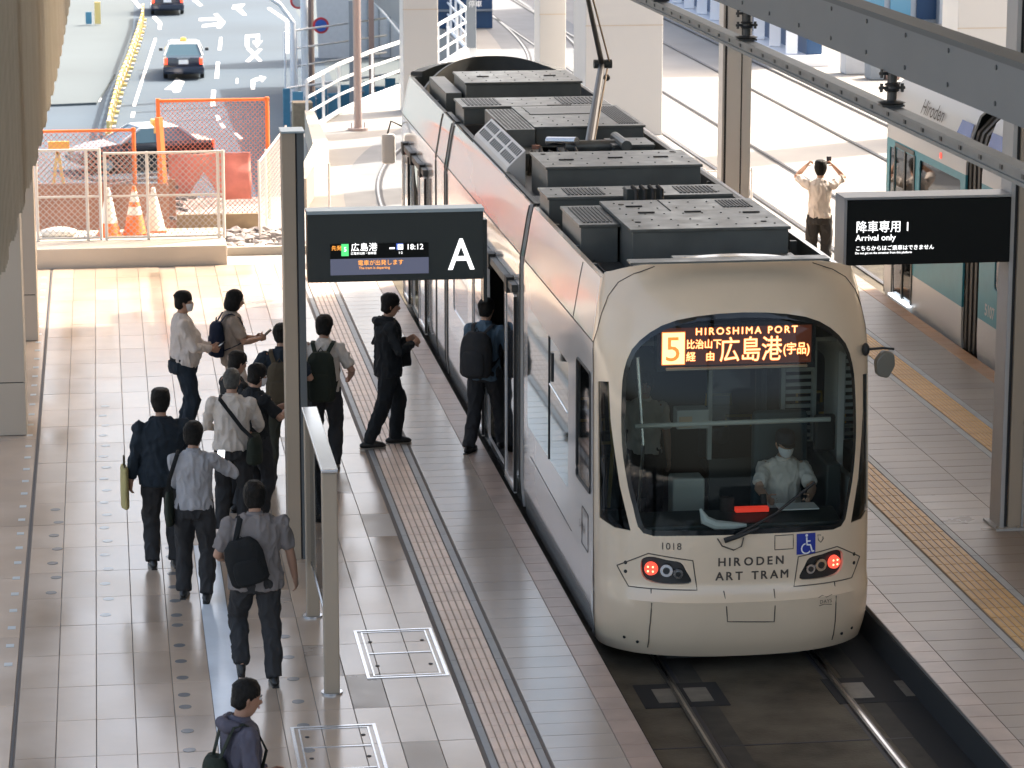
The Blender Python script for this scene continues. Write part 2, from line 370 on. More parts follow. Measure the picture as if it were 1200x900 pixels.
def shrink(P, d):
    n = len(P); out = []
    A = sum(P[i][0] * P[(i + 1) % n][1] - P[(i + 1) % n][0] * P[i][1] for i in range(n)); sg = 1 if A > 0 else -1
    for i in range(n):
        a = Vector(P[i - 1]); b = Vector(P[(i + 1) % n]); t = (b - a).normalized(); out.append((P[i][0] - t.y * d * sg, P[i][1] + t.x * d * sg))
    return out
def cut_surface(outline, regions, fn, ds=.08, dz=.08, offs=None, key0='body'):
    """triangulate outline (2D) with crisp region borders; returns dict region -> MB mapped through fn(u, v, off); 'body' is the rest"""
    xs = [p[0] for p in outline]; ys = [p[1] for p in outline]; x0, x1, y0, y1 = min(xs), max(xs), min(ys), max(ys)
    pts = []; edges = []
    def loop(P):
        b = len(pts); n = len(P); pts.extend(Vector(p) for p in P); edges.extend((b + i, b + (i + 1) % n) for i in range(n))
    loop(dense(outline, ds)); polys = {}
    for k, P in regions.items(): polys[k] = P; loop(P)
    nx = int((x1 - x0) / ds); nz = int((y1 - y0) / dz)
    for i in range(1, nx):
        for j in range(1, nz): pts.append(Vector((x0 + (x1 - x0) * i / nx, y0 + (y1 - y0) * j / nz)))
    V, E_, Fc, *_ = delaunay_2d_cdt(pts, edges, [], 0, 1e-5)
    res = {}
    for f in Fc:
        cx = sum(V[i].x for i in f) / len(f); cy = sum(V[i].y for i in f) / len(f)
        if not in_poly(cx, cy, outline): continue
        key = key0
        for k, P in polys.items():
            if in_poly(cx, cy, P): key = k
        res.setdefault(key, []).append(f)
    out = {}
    for k, fs in res.items():
        mb = MB(); mp = {}; off = (offs or {}).get(k, 0.0)
        for f in fs:
            ids = []
            for i in f:
                if i not in mp: mp[i] = len(mb.v); mb.v.append(tuple(fn(V[i].x, V[i].y, off)))
                ids.append(mp[i])
            mb.f.append(tuple(ids)); mb.m.append(0)
        out[k] = mb
    return out
# ================================================================ the station
PY0 = 14.0
def clad(name, x0, x1, y0, y1, m, parent, gap=.006, z=0.0, meshes={}):
    """one paving piece: chamfered slab sharing mesh data with alike pieces"""
    key = (name, round(x1 - x0, 3), round(y1 - y0, 3), m.name)
    if key not in meshes:
        a = (x1 - x0 - gap) / 2; b = (y1 - y0 - gap) / 2; c = .002; mb = MB()
        vs = [(-a, -b, -.03), (a, -b, -.03), (a, b, -.03), (-a, b, -.03), (-a, -b, -c), (a, -b, -c), (a, b, -c), (-a, b, -c), (-a + c, -b + c, 0), (a - c, -b + c, 0), (a - c, b - c, 0), (-a + c, b - c, 0)]
        mb.add(vs, [(8, 9, 10, 11)] + [(i, (i + 1) % 4, 4 + (i + 1) % 4, 4 + i) for i in range(4)] + [(4 + i, 4 + (i + 1) % 4, 8 + (i + 1) % 4, 8 + i) for i in range(4)])
        meshes[key] = mb.mesh(name, m)
    o = bpy.data.objects.new(name, meshes[key]); C.objects.link(o); l = root_loc(parent)
    o.location = ((x0 + x1) / 2 - l.x, (y0 + y1) / 2 - l.y, z + random.uniform(-.0008, .0008) - l.z); o.parent = parent; return o
def tact_mesh(w_, d, m, ribs):
    mb = MB().box(-w_ / 2 + .003, w_ / 2 - .003, -d / 2 + .003, d / 2 - .003, -.03, .001)
    for i in range(ribs):
        x = -w_ / 2 + w_ * (i + .5) / ribs
        hw = w_ / ribs * .40; a, b, c, h = x - hw, x + hw, d / 2 - .006, .007
        mb.add([(a, -c, .001), (b, -c, .001), (b, c, .001), (a, c, .001), (a + .004, -c + .004, h), (b - .004, -c + .004, h), (b - .004, c - .004, h), (a + .004, c - .004, h)],
               [(4, 5, 6, 7), (0, 1, 5, 4), (1, 2, 6, 5), (2, 3, 7, 6), (3, 0, 4, 7)])
    mb.m = [0] * 6 + [1] * (len(mb.f) - 6)
    return mb.mesh('tactile_block', [M['tact_base'], m])
def place(name, me, x, y, parent, z=0):
    o = bpy.data.objects.new(name, me); C.objects.link(o); l = root_loc(parent); o.location = (x - l.x, y - l.y, z - l.z); o.parent = parent; return o

struct('plaza', MB().box(-70, -9.01, -25, 64, -.3, -.02), M['plaza']); struct('plaza_edge', MB().box(-9.0, -3.02, PY0 - 8, 45, -.006, .0), M['plaza'])  # bright unseen ground added to bounce light onto the tram side
# left platform: body plus paving
LP = struct('left_platform', MB().box(-9, 4.14, PY0 - 8, 45.0, -.9, -.007), M['grout'])
Y1 = 44.7
def stuff_rest(parent, cells, m, name):
    mb = MB()
    for x0, x1, y0, y1 in cells: mb.box(x0 + .004, x1 - .004, y0 + .004, y1 - .004, -.03, -.001)
    o = mb.build(name, m, parent, local=True); o['kind'] = 'stuff'; return o
rest = []; TL = .9
cols2 = [(-.84 + .318 * i, -.84 + .318 * (i + 1)) for i in range(5)]; cols3 = [(.99 + .30 * i, .99 + .30 * (i + 1)) for i in range(6)]
for j in range(-7, 27):
    y0 = 20.7 + j * TL
    for (a, b) in cols2 + cols3:
        if j < 0 or j > 26: rest.append((a, b, y0, y0 + TL))
        else:
            dk = (a > 1 and (a * 7.3 + j * 3.1) % 1 < .10)
            clad('paving_tile', a, b, y0, y0 + TL, M['tile_dark'] if dk else M['tile'], LP)
stuff_rest(LP, rest, M['tile'], 'far_paving')
rest = []
for j in range(-22, 81):
    y0 = 20.4 + j * .3
    if j < 0: rest += [(3.31, 3.90, y0, y0 + .3), (3.90, 4.14, y0, y0 + .3)]
    else:
        clad('platform_plank', 3.31, 3.90, y0, y0 + .3, M['plank'], LP); clad('edge_plank', 3.90, 4.14, y0, y0 + .3, M['edge_tile'], LP)
stuff_rest(LP, rest, M['plank'], 'near_planks')
tb = tact_mesh(.32, .3, M['tact_l'], 5)
for j in range(-20, 80):
    place('tactile_block', tb, 3.05, 20.55 + j * .3, LP)
    if j % 2 == 0:
        clad('border_strip', 2.825, 2.885, 20.4 + j * .3, 21.0 + j * .3, M['tact_border'], LP); clad('border_strip', 3.215, 3.285, 20.4 + j * .3, 21.0 + j * .3, M['tact_border'], LP)
MB().box(.752, .985, PY0, 28.7, -.03, .002).build('pale_floor_strip', M['steel_strip'], LP, local=True); MB().box(.752, .985, 28.71, Y1, -.03, .001).build('grey_floor_strip', M['tile'], LP, local=True)  # near strip: pale blue paint stands in for its bright reflection
MB().box(-.868, -.852, PY0, Y1, -.03, -.001).build('slot_drain', M['slot'], LP, local=True)
for j in range(0, 14): clad('edge_slab', -3.0, -.875, 18 + j * 1.95, 19.95 + j * 1.95, M['tile'], LP)
# round studs let into the paving
sm = MB().tube([(0, 0, -.01), (0, 0, .003)], .052, n=16).mesh('floor_stud', M['stud'])
for i in range(16): place('floor_stud', sm, .52, 21.6 + i * .47 + (.15 if i % 5 == 4 else 0), LP)
for i in range(7): place('floor_stud', sm, -.62 + .04 * (i % 2), 27.2 + i * .52, LP)
sm2 = MB().tube([(0, 0, -.01), (0, 0, .002)], .05, n=16).mesh('floor_stud', M['stud_l'])
for i in range(18): place('floor_stud', sm2, -.12 + .03 * (i % 2), 26.4 + i * .52, LP)
for i in range(6): place('floor_stud', sm, 1.45, 22.4 + i * .62, LP)
sq = MB().box(-.035, .035, -.045, .045, -.01, .003).mesh('marker_square', M['stud_l'])
for i in range(36): place('marker_square', sq, -.955, 25 + i * .55, LP)
def cover(x0, x1, y0, y1, bars, label):
    t = thing('access_cover', label, 'access cover', ((x0 + x1) / 2, (y0 + y1) / 2, 0)); w_ = .028
    f = MB().box(x0, x1, y0, y0 + w_, .001, .006).box(x0, x1, y1 - w_, y1, .001, .006).box(x0, x0 + w_, y0 + w_, y1 - w_, .001, .006).box(x1 - w_, x1, y0 + w_, y1 - w_, .001, .006)
    f.build('frame', M['steel'], t)
    f = MB().box(x0 + .06, x1 - .06, y0 + .06, y0 + .075, .001, .005).box(x0 + .06, x1 - .06, y1 - .075, y1 - .06, .001, .005).box(x0 + .06, x0 + .075, y0 + .075, y1 - .075, .001, .005).box(x1 - .075, x1 - .06, y0 + .075, y1 - .075, .001, .005)
    f.build('inner_frame', M['steel'], t)
    for k in range(bars):
        y = y0 + (y1 - y0) * (k + 1) / (bars + 1); MB().box(x0 + .08, x1 - .08, y - .011, y + .011, .001, .0055).build('crossbar', M['steel'], t)
    for k in range(bars + 1):
        y = y0 + (y1 - y0) * (k + .5) / (bars + 1)
        for x in (x0 + .12, x1 - .12): MB().tube([(x, y, 0.001), (x, y, .006)], .018, n=10).build('lifting_hole', M['slot'], t)
cover(2.07, 2.77, 24.17, 25.58, 1, 'steel framed floor access cover beside the tactile strip')
cover(1.34, 2.03, 20.9, 22.98, 3, 'barred steel floor access cover at the bottom edge of the photo')

# right platform
RP = struct('right_platform', MB().box(6.82, 11.06, PY0 - 8, 46.2, -.9, -.007), M['grout'])
rest = []
for j in range(-22, 86):
    y0 = 20.4 + j * .3; far = j < 0 or j > 70
    for a, b, m, nm in ((6.82, 7.06, 'edge_tile', 'edge_plank'), (7.06, 7.74, 'plank_r', 'platform_plank'), (8.34, 8.98, 'plank_r', 'platform_plank'), (8.98, 9.64, 'plank_r', 'platform_plank'),
                    (10.16, 10.84, 'plank_r', 'platform_plank'), (10.84, 11.06, 'edge_brown', 'outer_edge_plank')):
        if far: rest.append((a, b, y0, y0 + .3))
        else: clad(nm, a, b, y0, y0 + .3, M['tile_dark'] if (nm[0] == 'p' and a == 8.34 and 25 < j < 31) else M[m], RP)
stuff_rest(RP, rest, M['plank_r'], 'far_paving')
tb2 = tact_mesh(.42, .3, M['tact_r'], 6); tb3 = tact_mesh(.34, .3, M['tact_r'], 7)
for j in range(-5, 80):
    place('tactile_block', tb2, 8.04, 20.55 + j * .3, RP); place('tactile_block', tb3, 9.90, 20.55 + j * .3, RP)
    if j % 2:
        for a, b in ((7.74, 7.82), (8.26, 8.34), (9.64, 9.725), (10.075, 10.16)): clad('border_strip', a, b, 20.4 + j * .3, 21.0 + j * .3, M['tact_border'], RP)

# track bed between the platforms with rails, joints and inspection covers
TB = struct('track_bed', MB().box(4.14, 6.82, PY0 - 8, 46, -1.2, -.30).add([(4.14, 6, -.3), (4.14, 46, -.3), (4.14, 46, -.01), (4.14, 6, -.01)], [(0, 1, 2, 3)]), M['bed'])
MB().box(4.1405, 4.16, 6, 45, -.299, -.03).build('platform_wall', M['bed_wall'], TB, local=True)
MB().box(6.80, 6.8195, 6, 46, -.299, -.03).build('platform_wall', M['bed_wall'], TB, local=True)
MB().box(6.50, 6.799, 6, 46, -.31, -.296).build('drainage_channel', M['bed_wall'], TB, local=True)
OFF = [(0, 0), (51, 0), (54, .10), (57, .42), (59, .85), (61.4, 1.45), (65, 2.75), (69, 4.35), (73, 5.6), (78, 6.4), (84, 6.8), (92, 7.0), (130, 7.4)]
def off(y):
    for (a, b), (c, d) in zip(OFF, OFF[1:]):
        if y <= c:
            t = (y - a) / (c - a); t = t * t * (3 - 2 * t) if False else t; return b + (d - b) * t
    return OFF[-1][1]
def offs(y): return sum(off(y + k * .8) for k in range(-3, 4)) / 7
def rail_pts(x, y0, y1, shift=True, st=1.0):
    n = int((y1 - y0) / st); return [(x + (offs(y0 + (y1 - y0) * i / n) if shift else 0), y0 + (y1 - y0) * i / n) for i in range(n + 1)]
def ribbon(P, prof, z):
    mb = MB(); n = len(P); k = len(prof)
    for i, (x, y) in enumerate(P):
        a = P[max(0, i - 1)]; b = P[min(n - 1, i + 1)]; t = Vector((b[0] - a[0], b[1] - a[1])).normalized(); nx, ny = t.y, -t.x
        mb.v += [(x + nx * u, y + ny * u, z + h) for u, h in prof]
    for i in range(n - 1):
        for j in range(k - 1): mb.f.append((i * k + j, (i + 1) * k + j, (i + 1) * k + j + 1, i * k + j + 1)); mb.m.append(0)
    return mb
def track(xc, y0, y1, shift, z=-.3, label=None):
    t = thing('rail_track', label, 'rail track', (xc, y0, z))
    for s in (-1, 1):
        P = rail_pts(xc + s * .717, y0, y1, shift)
        ribbon(P, [(-.033, .0), (-.033, .018), (.033, .018), (.033, .0)], z + .002).build('rail', M['rail'], t); ribbon(P, [(-.012, 0), (.012, 0)], z + .0225).build('rail_head', M['rail_head'], t)
        ribbon([(x - s * .06, y) for x, y in P], [(-.02, 0), (.02, 0)], z + .004).build('flange_groove', M['slot'], t)
    if shift:
        ribbon(rail_pts(xc, 46.3, 100, True), [(-1.35, 0), (1.35, 0)], z + -.002).build('track_slab', M['slab'], t)
    return t
track(5.46 + .03, 8, 118, True, label='embedded tram rails under the white tram, curving right beyond the platform')
for x, y, w_, d in ((4.45, 24.05, .42, .55), (6.12, 23.95, .62, .6)):
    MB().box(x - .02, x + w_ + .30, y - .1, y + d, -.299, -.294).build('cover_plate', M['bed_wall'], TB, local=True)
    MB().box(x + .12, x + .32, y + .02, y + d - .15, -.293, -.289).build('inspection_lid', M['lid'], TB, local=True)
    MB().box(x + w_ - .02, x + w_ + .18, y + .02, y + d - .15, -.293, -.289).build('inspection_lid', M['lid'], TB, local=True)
for x in (4.86, 6.30): MB().box(x, x + .20, 6, 45, -.2999, -.2975).build('repair_strip', M['bed_patch'], TB, local=True)  # darker band on the bed along each rail
for y in (12, 16, 20, 22.9, 27, 31): MB().box(4.17, 6.49, y, y + .02, -.2995, -.2965).build('slab_joint', M['slot'], TB, local=True)

# pillars
def hpillar(x0, x1, y, z1, label, depth=.32, flange='pillar_l', groove=.022, face='pillar'):
    t = thing('steel_pillar', label, 'pillar', ((x0 + x1) / 2, y, 0))
    MB().box(x0, x1, y, y + depth, -.02, z1).build('face', M[face], t, bevel=.006)
    return t
t = thing('steel_pillar', 'slim grey-brown pillar carrying the A sign, rising between the queue and the glass screen', 'pillar', (1.74, 28.1, 0))
MB().box(1.65, 1.775, 28.06, 28.36, -.02, 4.16).build('shaft', M['pillar'], t, bevel=.006)
MB().box(1.775, 1.79, 28.08, 28.34, -.02, 4.15).build('groove', M['groove'], t)
MB().box(1.79, 1.855, 28.06, 28.36, -.02, 4.16).build('flange', M['beam'], t, bevel=.004)
MB().box(1.64, 1.865, 28.04, 28.38, 4.162, 4.18).build('cap', M['sign_cap'], t)
def big_pillar(x, y, w_, z1, label, hue='pillar'):
    t = thing('steel_pillar', label, 'pillar', (x, y, 0))
    MB().box(x - w_ / 2, x - w_ / 2 + .045, y, y + .35, -.02, z1).build('flange', M['pillar_l'], t, bevel=.004)
    MB().box(x - w_ / 2 + .045, x - w_ / 2 + .085, y + .04, y + .31, -.02, z1 - .01).build('groove', M['groove'], t)
    MB().box(x - w_ / 2 + .085, x + w_ / 2 - .085, y, y + .35, -.02, z1).build('shaft', M[hue], t, bevel=.006)
    MB().box(x + w_ / 2 - .085, x + w_ / 2 - .045, y + .04, y + .31, -.02, z1 - .01).build('groove', M['groove'], t)
    MB().box(x + w_ / 2 - .045, x + w_ / 2, y, y + .35, -.02, z1).build('flange', M['pillar_l'], t, bevel=.004)
    MB().box(x - w_ / 2 - .05, x + w_ / 2 + .05, y - .05, y + .40, .001, .025).build('base_plate', M['pillar_l'], t)
    for bx in (-w_ / 2 - .03, -.1, .1, w_ / 2 + .03): MB().tube([(x + bx, y - .03, .025), (x + bx, y - .03, .05)], .014, n=6).build('anchor_bolt', M['pillar'], t)
    MB().tube([(x - .05, y - .012, .03), (x - .05, y - .012, z1)], .012, n=8).build('conduit', M['pillar_l'], t)
    for q in range(1, 9): MB().box(x - .075, x - .025, y - .02, y - .001, q * 1.1, q * 1.1 + .025).build('pipe_clip', M['pillar'], t)
big_pillar(9.10, 28.2, .56, 13.4, 'broad grey steel pillar at the right edge carrying the black arrival sign')
t = thing('steel_pillar', 'slender pillar behind the tram roof, pale and dark grooved', 'pillar', (9.05, 42.0, 0))
MB().box(8.80, 8.83, 42, 42.3, -.02, 13.4).build('flange', M['pillar_l'], t); MB().box(8.83, 8.865, 42.03, 42.27, -.02, 13.39).build('groove', M['groove'], t)
MB().box(8.865, 9.07, 42, 42.3, -.02, 13.4).build('shaft', M['white_col'], t, bevel=.005); MB().box(9.07, 9.09, 42.03, 42.27, -.02, 13.39).build('groove', M['groove'], t)
MB().box(9.09, 9.22, 42, 42.3, -.02, 13.4).build('flange', M['white_col'], t)

# roof of the station: above the picture, shades the platforms
rf = MB().box(-1.6, 26, 4.0, 46.8, 13.4, 13.9)
struct('station_roof', rf, M['roofing'])
struct('station_side_wall', MB().box(26, 26.4, -6, 40, -.31, 13.39), M['wall_panel'])  # unseen wall added to block sky light from the right
# longitudinal beam over the tram and the rigid contact bar hanging from it
t = thing('ceiling_beam', 'deep dark grey steel beam slanting across the top right corner', 'beam', (5.46, 10, 5.5))
MB().box(5.40, 5.44, 6, 44, 5.56, 5.86).build('web', M['beam'], t)
MB().box(5.40, 5.58, 6, 44, 5.52, 5.56).build('lower_flange', M['beam'], t); MB().box(5.395, 5.58, 6, 44, 5.86, 5.90).build('upper_flange', M['beam_top'], t)
for i in range(30):
    for dz in (5.60, 5.82): MB().tube([(5.392, 12.4 + i * 1.05, dz), (5.40, 12.4 + i * 1.05, dz)], .016, n=8).build('bolt', M['beam_top'], t)
for y in (12, 26, 40): MB().box(5.46, 5.54, y, y + .1, 5.90, 13.4).build('hanger', M['beam'], t)
t = thing('contact_bar', 'grey rigid overhead contact bar running along above the tram', 'overhead line', (5.46, 10, 5.2))
MB().box(5.405, 5.515, 8, 47, 5.245, 5.27).build('top_flange', M['catenary'], t); MB().box(5.445, 5.475, 8, 47, 5.18, 5.245).build('web', M['catenary'], t)
MB().box(5.43, 5.49, 8, 47, 5.155, 5.18).build('grip', M['catenary'], t)
for i in range(60): MB().box(5.437, 5.443, 14 + i * .45, 14.05 + i * .45, 5.20, 5.235).build('bolt', M['insul'], t)
def insulator(y, label):
    t = thing('line_insulator', label, 'insulator', (5.46, y, 5.26))
    MB().tube([(5.46, y, 5.30), (5.46, y, 5.52)], .035, n=12).build('post', M['insul'], t)
    for z, r in ((5.30, .10), (5.385, .055), (5.425, .055)): MB().tube([(5.46, y, z - .012), (5.46, y, z), (5.46, y, z + .012)], [r * .8, r, r * .6], n=16).build('shed', M['insul'], t, smooth='auto')
    MB().box(5.38, 5.54, y - .06, y + .06, 5.271, 5.286).build('clamp', M['insul'], t)
    for dx in (-.075, .075):
        for z in (5.40, 5.50): MB().tube([(5.46 + dx, y, z - .03), (5.46 + dx, y, z + .03)], .012, n=8).build('bolt', M['insul'], t); MB().tube([(5.46, y, z), (5.46 + dx * 1.25, y, z)], .011, n=8).build('stud', M['insul'], t)
insulator(20.3, 'black ribbed insulator holding the contact bar, nearest of the three'); insulator(25.1, 'black insulator holding the contact bar in front of the slender pillar'); insulator(29.1, 'black insulator at the top edge, farthest of the three')

# signs
CH = dict(ext=.0015)
t = thing('platform_sign', 'dark green-grey hanging sign with large white A and departure display', 'sign', (2.7, 28.1, 2.72)); SA = t
MB().box(1.875, 3.56, 28.02, 28.24, 2.73, 3.385).build('housing', M['sign_black'], t, bevel=.006)
MB().box(1.87, 3.565, 28.01, 28.25, 3.387, 3.42).build('top_cap', M['sign_cap'], t)
MB().box(3.40, 3.50, 28.05, 28.20, 1.2, 2.729).build('rear_post', M['sign_black'], t) if False else None
yf = 28.014
MB().box(2.09, 3.03, 28.008, 28.016, 2.80, 2.955).build('display_lower', M['screen'], t)
MB().box(2.09, 3.03, 28.010, 28.016, 2.96, 3.10).build('display_upper', M['sign_face'], t)
text_on('letter', 'A', .43, (3.345, 28.012, 2.83), M['lit_white'], t, align='CENTER', bold=.003, sx=.86, **CH)
text_on('destination', '広島港', .085, (2.285, 28.004, 3.035), M['lit_white'], t, **CH)
text_on('destination_small', '広電本社前・御幸橋', .027, (2.285, 28.004, 2.998), M['lit_white'], t, **CH)
text_on('clock', '18:12', .075, (2.815, 28.004, 3.035), M['lit_white'], t, **CH)
text_on('notice', '先発', .05, (2.10, 28.004, 3.045), M['lit_amber'], t, **CH)
text_on('notice', '電車が出発します', .055, (2.35, 28.003, 2.895), M['lit_amber'], t, **CH)
text_on('notice', 'The tram is departing', .034, (2.36, 28.003, 2.855), M['lit_amber'], t, **CH)
MB().box(2.195, 2.265, 28.002, 28.009, 2.985, 3.10).build('route_tile', M['lit_green'], t); text_on('route_number', '5', .06, (2.217, 28.000, 3.03), M['lit_white'], t, **CH)
MB().box(2.72, 2.785, 28.002, 28.009, 3.035, 3.095).build('wheelchair_tile', M['lit_blue'], t); text_on('wheelchair_mark', '♿', .05, (2.728, 28.000, 3.045), M['lit_white'], t, **CH)
text_on('car_mark', '▬', .05, (2.655, 28.004, 3.04), M['lit_white'], t, **CH); text_on('car_count', '1·2', .032, (2.74, 28.004, 2.995), M['lit_white'], t, **CH)
MB().box(3.565, 3.60, 28.06, 28.20, 2.50, 3.30).build('end_bracket', M['sign_black'], t)
t = thing('platform_sign', 'black hanging sign reading arrival only in white, fixed to the right pillar', 'sign', (7.9, 28.2, 2.74))
MB().box(7.155, 8.81, 28.15, 28.50, 2.75, 3.39).build('housing', M['sign_face'], t, bevel=.004)
MB().box(7.125, 7.153, 28.14, 28.51, 2.74, 3.40).build('end_cap', M['sign_grey'], t); MB().box(7.125, 8.812, 28.14, 28.51, 3.402, 3.425).build('top_cap', M['sign_grey'], t)
text_on('lettering', '降車専用 1', .125, (7.245, 28.147, 3.085), M['lit_white'], t, sx=.92, **CH)
text_on('lettering', 'Arrival only', .085, (7.245, 28.147, 2.995), M['lit_white'], t, **CH)
text_on('lettering', 'こちらからはご乗車はできません', .053, (7.245, 28.147, 2.90), M['lit_white'], t, **CH)
text_on('lettering', 'Do not get on the streetcar from this platform', .030, (7.245, 28.147, 2.863), M['lit_white'], t, **CH)

# glass screen on the platform
t = thing('glass_screen', 'glass screen with two brown posts and steel top rail below the slim pillar', 'barrier', (1.75, 25, 0))
MB().box(1.68, 1.81, 23.79, 23.88, -.01, 1.90).build('post', M['pillar'], t, bevel=.012); MB().box(1.69, 1.81, 26.06, 26.15, -.01, 1.90).build('post', M['pillar'], t, bevel=.012)
MB().box(1.675, 1.815, 23.77, 26.17, 1.902, 1.935).build('top_rail', M['steel'], t, bevel=.008)
MB().box(1.735, 1.747, 23.885, 26.055, .53, 1.90).build('glass_pane', M['glass_clear'], t); MB().box(1.728, 1.754, 23.885, 26.055, .505, .529).build('bottom_rail', M['steel'], t)
for y in (23.84, 26.1): MB().tube([(1.745, y, 0), (1.745, y, .015)], .09, n=20).build('foot_ring', M['steel'], t)

# left side wall: panelled columns and the hanging louvre wall
def wcol(x0, y0, y1, lab):
    t = thing('panelled_column', lab, 'column', (x0 - .3, y0, 0)); zs = [0, .62, 3.6, 7, 10.4, 13.4]
    for a, b in zip(zs, zs[1:]): MB().box(x0 - .62, x0, y0, y1, a + .006, b - .006).build('panel', M['wall_panel'], t, bevel=.004)
    MB().box(x0 - .60, x0 - .02, y0 + .02, y1 - .02, 0, 13.39).build('core', M['groove'], t)
wcol(-.985, 33.8, 34.55, 'beige panelled column at the left edge, nearer of the two'); wcol(-.955, 39.4, 40.1, 'beige panelled column farther along the left wall')
t = thing('louvre_wall', 'grey-green wall of vertical louvres with a stepped lower edge at top left', 'wall', (-1.2, 30, 2.7))
SL = [(24, -1.22), (27.75, -1.10), (32.96, -.99), (38.31, -.88), (48.1, -.75), (61, -.66), (70, -.64)]
def slx(y):
    for (a, b), (c, d) in zip(SL, SL[1:]):
        if y <= c: return b + (d - b) * (y - a) / (c - a)
    return SL[-1][1]
i = 0; y = 22.0
while y < 64:
    x = slx(y); z0 = 2.62 + (.0 if y < 33 else 0) + .10 * ((i // 4) % 2)
    MB().bar((x - .06, y, z0), (x - .06, y, 6.0), .20, .05, up=(0, 1, 0)).build('slat', M['louver'], t); i += 1; y += .24
mb = MB(); ys = [22, 26, 30, 34, 38, 43.4, 52, 64]
for a, b in zip(ys, ys[1:]):
    xa, xb = slx(a) - .14, slx(b) - .14; mb.add([(xa, a, 2.75), (xb, b, 2.75), (xb, b, 6), (xa, a, 6), (xa - .05, a, 2.75), (xb - .05, b, 2.75), (xb - .05, b, 6), (xa - .05, a, 6)], [(0, 1, 2, 3), (7, 6, 5, 4), (0, 4, 5, 1)])
MB().bar((-1.42, 22, 5.9), (-.98, 64, 5.9), .06, .2).build('top_rail', M['louver'], t)
# ================================================================ the tram
CX = 5.46; HA = 1.24; ND = 0.72; NN = 2.4; TIP = 24.70
SBK = [(-.3, .30), (-.15, .17), (0.0, .06), (.2, .0), (.40, -.03), (.46, .035), (.9, .05), (1.5, .10), (2.2, .20), (2.7, .30), (2.95, .38), (3.1, .47), (3.22, .58), (3.29, .70), (3.33, .85)]
LEAN = [(-.3, .05), (-.1, .03), (.15, 0), (2.55, 0), (2.75, .035), (3.0, .075), (3.15, .11), (3.33, .13)]
def itp(T, v):
    if v <= T[0][0]: return T[0][1]
    for (a, b), (c, d) in zip(T, T[1:]):
        if v <= c: return b + (d - b) * (v - a) / (c - a)
    return T[-1][1]
PPL = []
for i in range(401):
    th = math.pi / 2 * i / 400; PPL.append((HA * math.sin(th) ** (2 / NN), ND * (1 - max(0, math.cos(th)) ** (2 / NN)) if i < 400 else ND))
PSL = [0]
for a, b in zip(PPL, PPL[1:]): PSL.append(PSL[-1] + math.hypot(b[0] - a[0], b[1] - a[1]))
SC = PSL[-1]
def plan(s):
    a = abs(s); sg = 1 if s >= 0 else -1
    if a >= SC: return sg * HA, ND + (a - SC)
    i = max(1, bisect.bisect_left(PSL, a)); t = (a - PSL[i - 1]) / max(1e-9, PSL[i] - PSL[i - 1])
    return sg * (PPL[i - 1][0] + (PPL[i][0] - PPL[i - 1][0]) * t), PPL[i - 1][1] + (PPL[i][1] - PPL[i - 1][1]) * t
def surf(s, z, off=0.0):
    x, y = plan(s); a = abs(s); w_ = max(0., min(1., (SC + .5 - a) / 1.0)); w_ = w_ * w_ * (3 - 2 * w_)
    X = x * (HA - itp(LEAN, z)) / HA; Y = y + itp(SBK, z) * w_
    if off:
        e = .02; x1, y1 = plan(s + e); x0, y0 = plan(s - e); tx, ty = x1 - x0, y1 - y0; L = math.hypot(tx, ty) or 1
        X += ty / L * off; Y += -tx / L * off
    return CX + X, TIP + Y, z
def mirror_y(fn, total):   # nose of the rear car
    return lambda s, z, off=0.0: (lambda p: (p[0], total - p[1], p[2]))(fn(s, z, off))
TR = thing('tram', 'cream and white three-section tram, number 1018, standing between the platforms', 'tram', (CX, 25, -.3))
LP_ = LEAN
def side_fn(sgn): return lambda y, z, off=0.0: (CX + sgn * (HA - itp(LEAN, z) + off), y, z)
def shell(mb, name, m, thick=.03):
    o = mb.build(name, m, TR, smooth='auto'); s = o.modifiers.new('thickness', 'SOLIDIFY'); s.thickness = thick; s.offset = -1; o.modifiers.new('crisp_rims', 'EDGE_SPLIT').split_angle = R(40)
    return o
def orient(o, fnref):
    return o
def seam(fn, pts, name='panel_seam', r=.005, m='seam', closed=False, parent=None):
    P = dense(pts, .06, closed=closed)
    if closed: P = P + [P[0]]
    mb = MB().tube([fn(s, z, .001) for s, z in P], r, n=6, hint=(0, 0, 1)); return mb.build(name, M[m], parent or TR)
WIN = [(-1.108, 2.10), (-1.072, 2.40), (-.93, 2.665), (-.60, 2.848), (0, 2.908), (.60, 2.848), (.93, 2.665), (1.072, 2.40), (1.108, 2.10), (1.109, 1.757), (1.069, 1.464), (1.004, 1.207), (.91, .99), (.562, .985), (0, .99), (-.562, .985), (-.91, .99), (-1.004, 1.207), (-1.069, 1.464), (-1.109, 1.757)]
WINS = []
for i, p in enumerate(WIN):   # keep the lower corners tight, smooth the rest
    WINS.append(p)
WINS = [q for q in smooth_poly(WINS, 3)]
INN = shrink(WINS, .045)
INN = [(x, min(z, 2.72)) if False else (x, z) for x, z in INN]
QL = [(-1.43, 2.26), (-1.245, 2.28), (-1.232, 1.96), (-1.20, 1.746), (-1.135, 1.38), (-1.03, 1.0), (-1.20, 1.005), (-1.43, 1.05)]
QR = [(-x, z) for x, z in reversed(QL)]
LL = smooth_poly([(-.934, .735), (-.88, .782), (-.80, .785), (-.70, .765), (-.58, .745), (-.53, .67), (-.485, .57), (-.60, .548), (-.80, .553), (-.915, .60)], 3); LR = [(-x, z) for x, z in reversed(LL)]
TAILA = 29.93; SA_ = TAILA - TIP - ND + SC
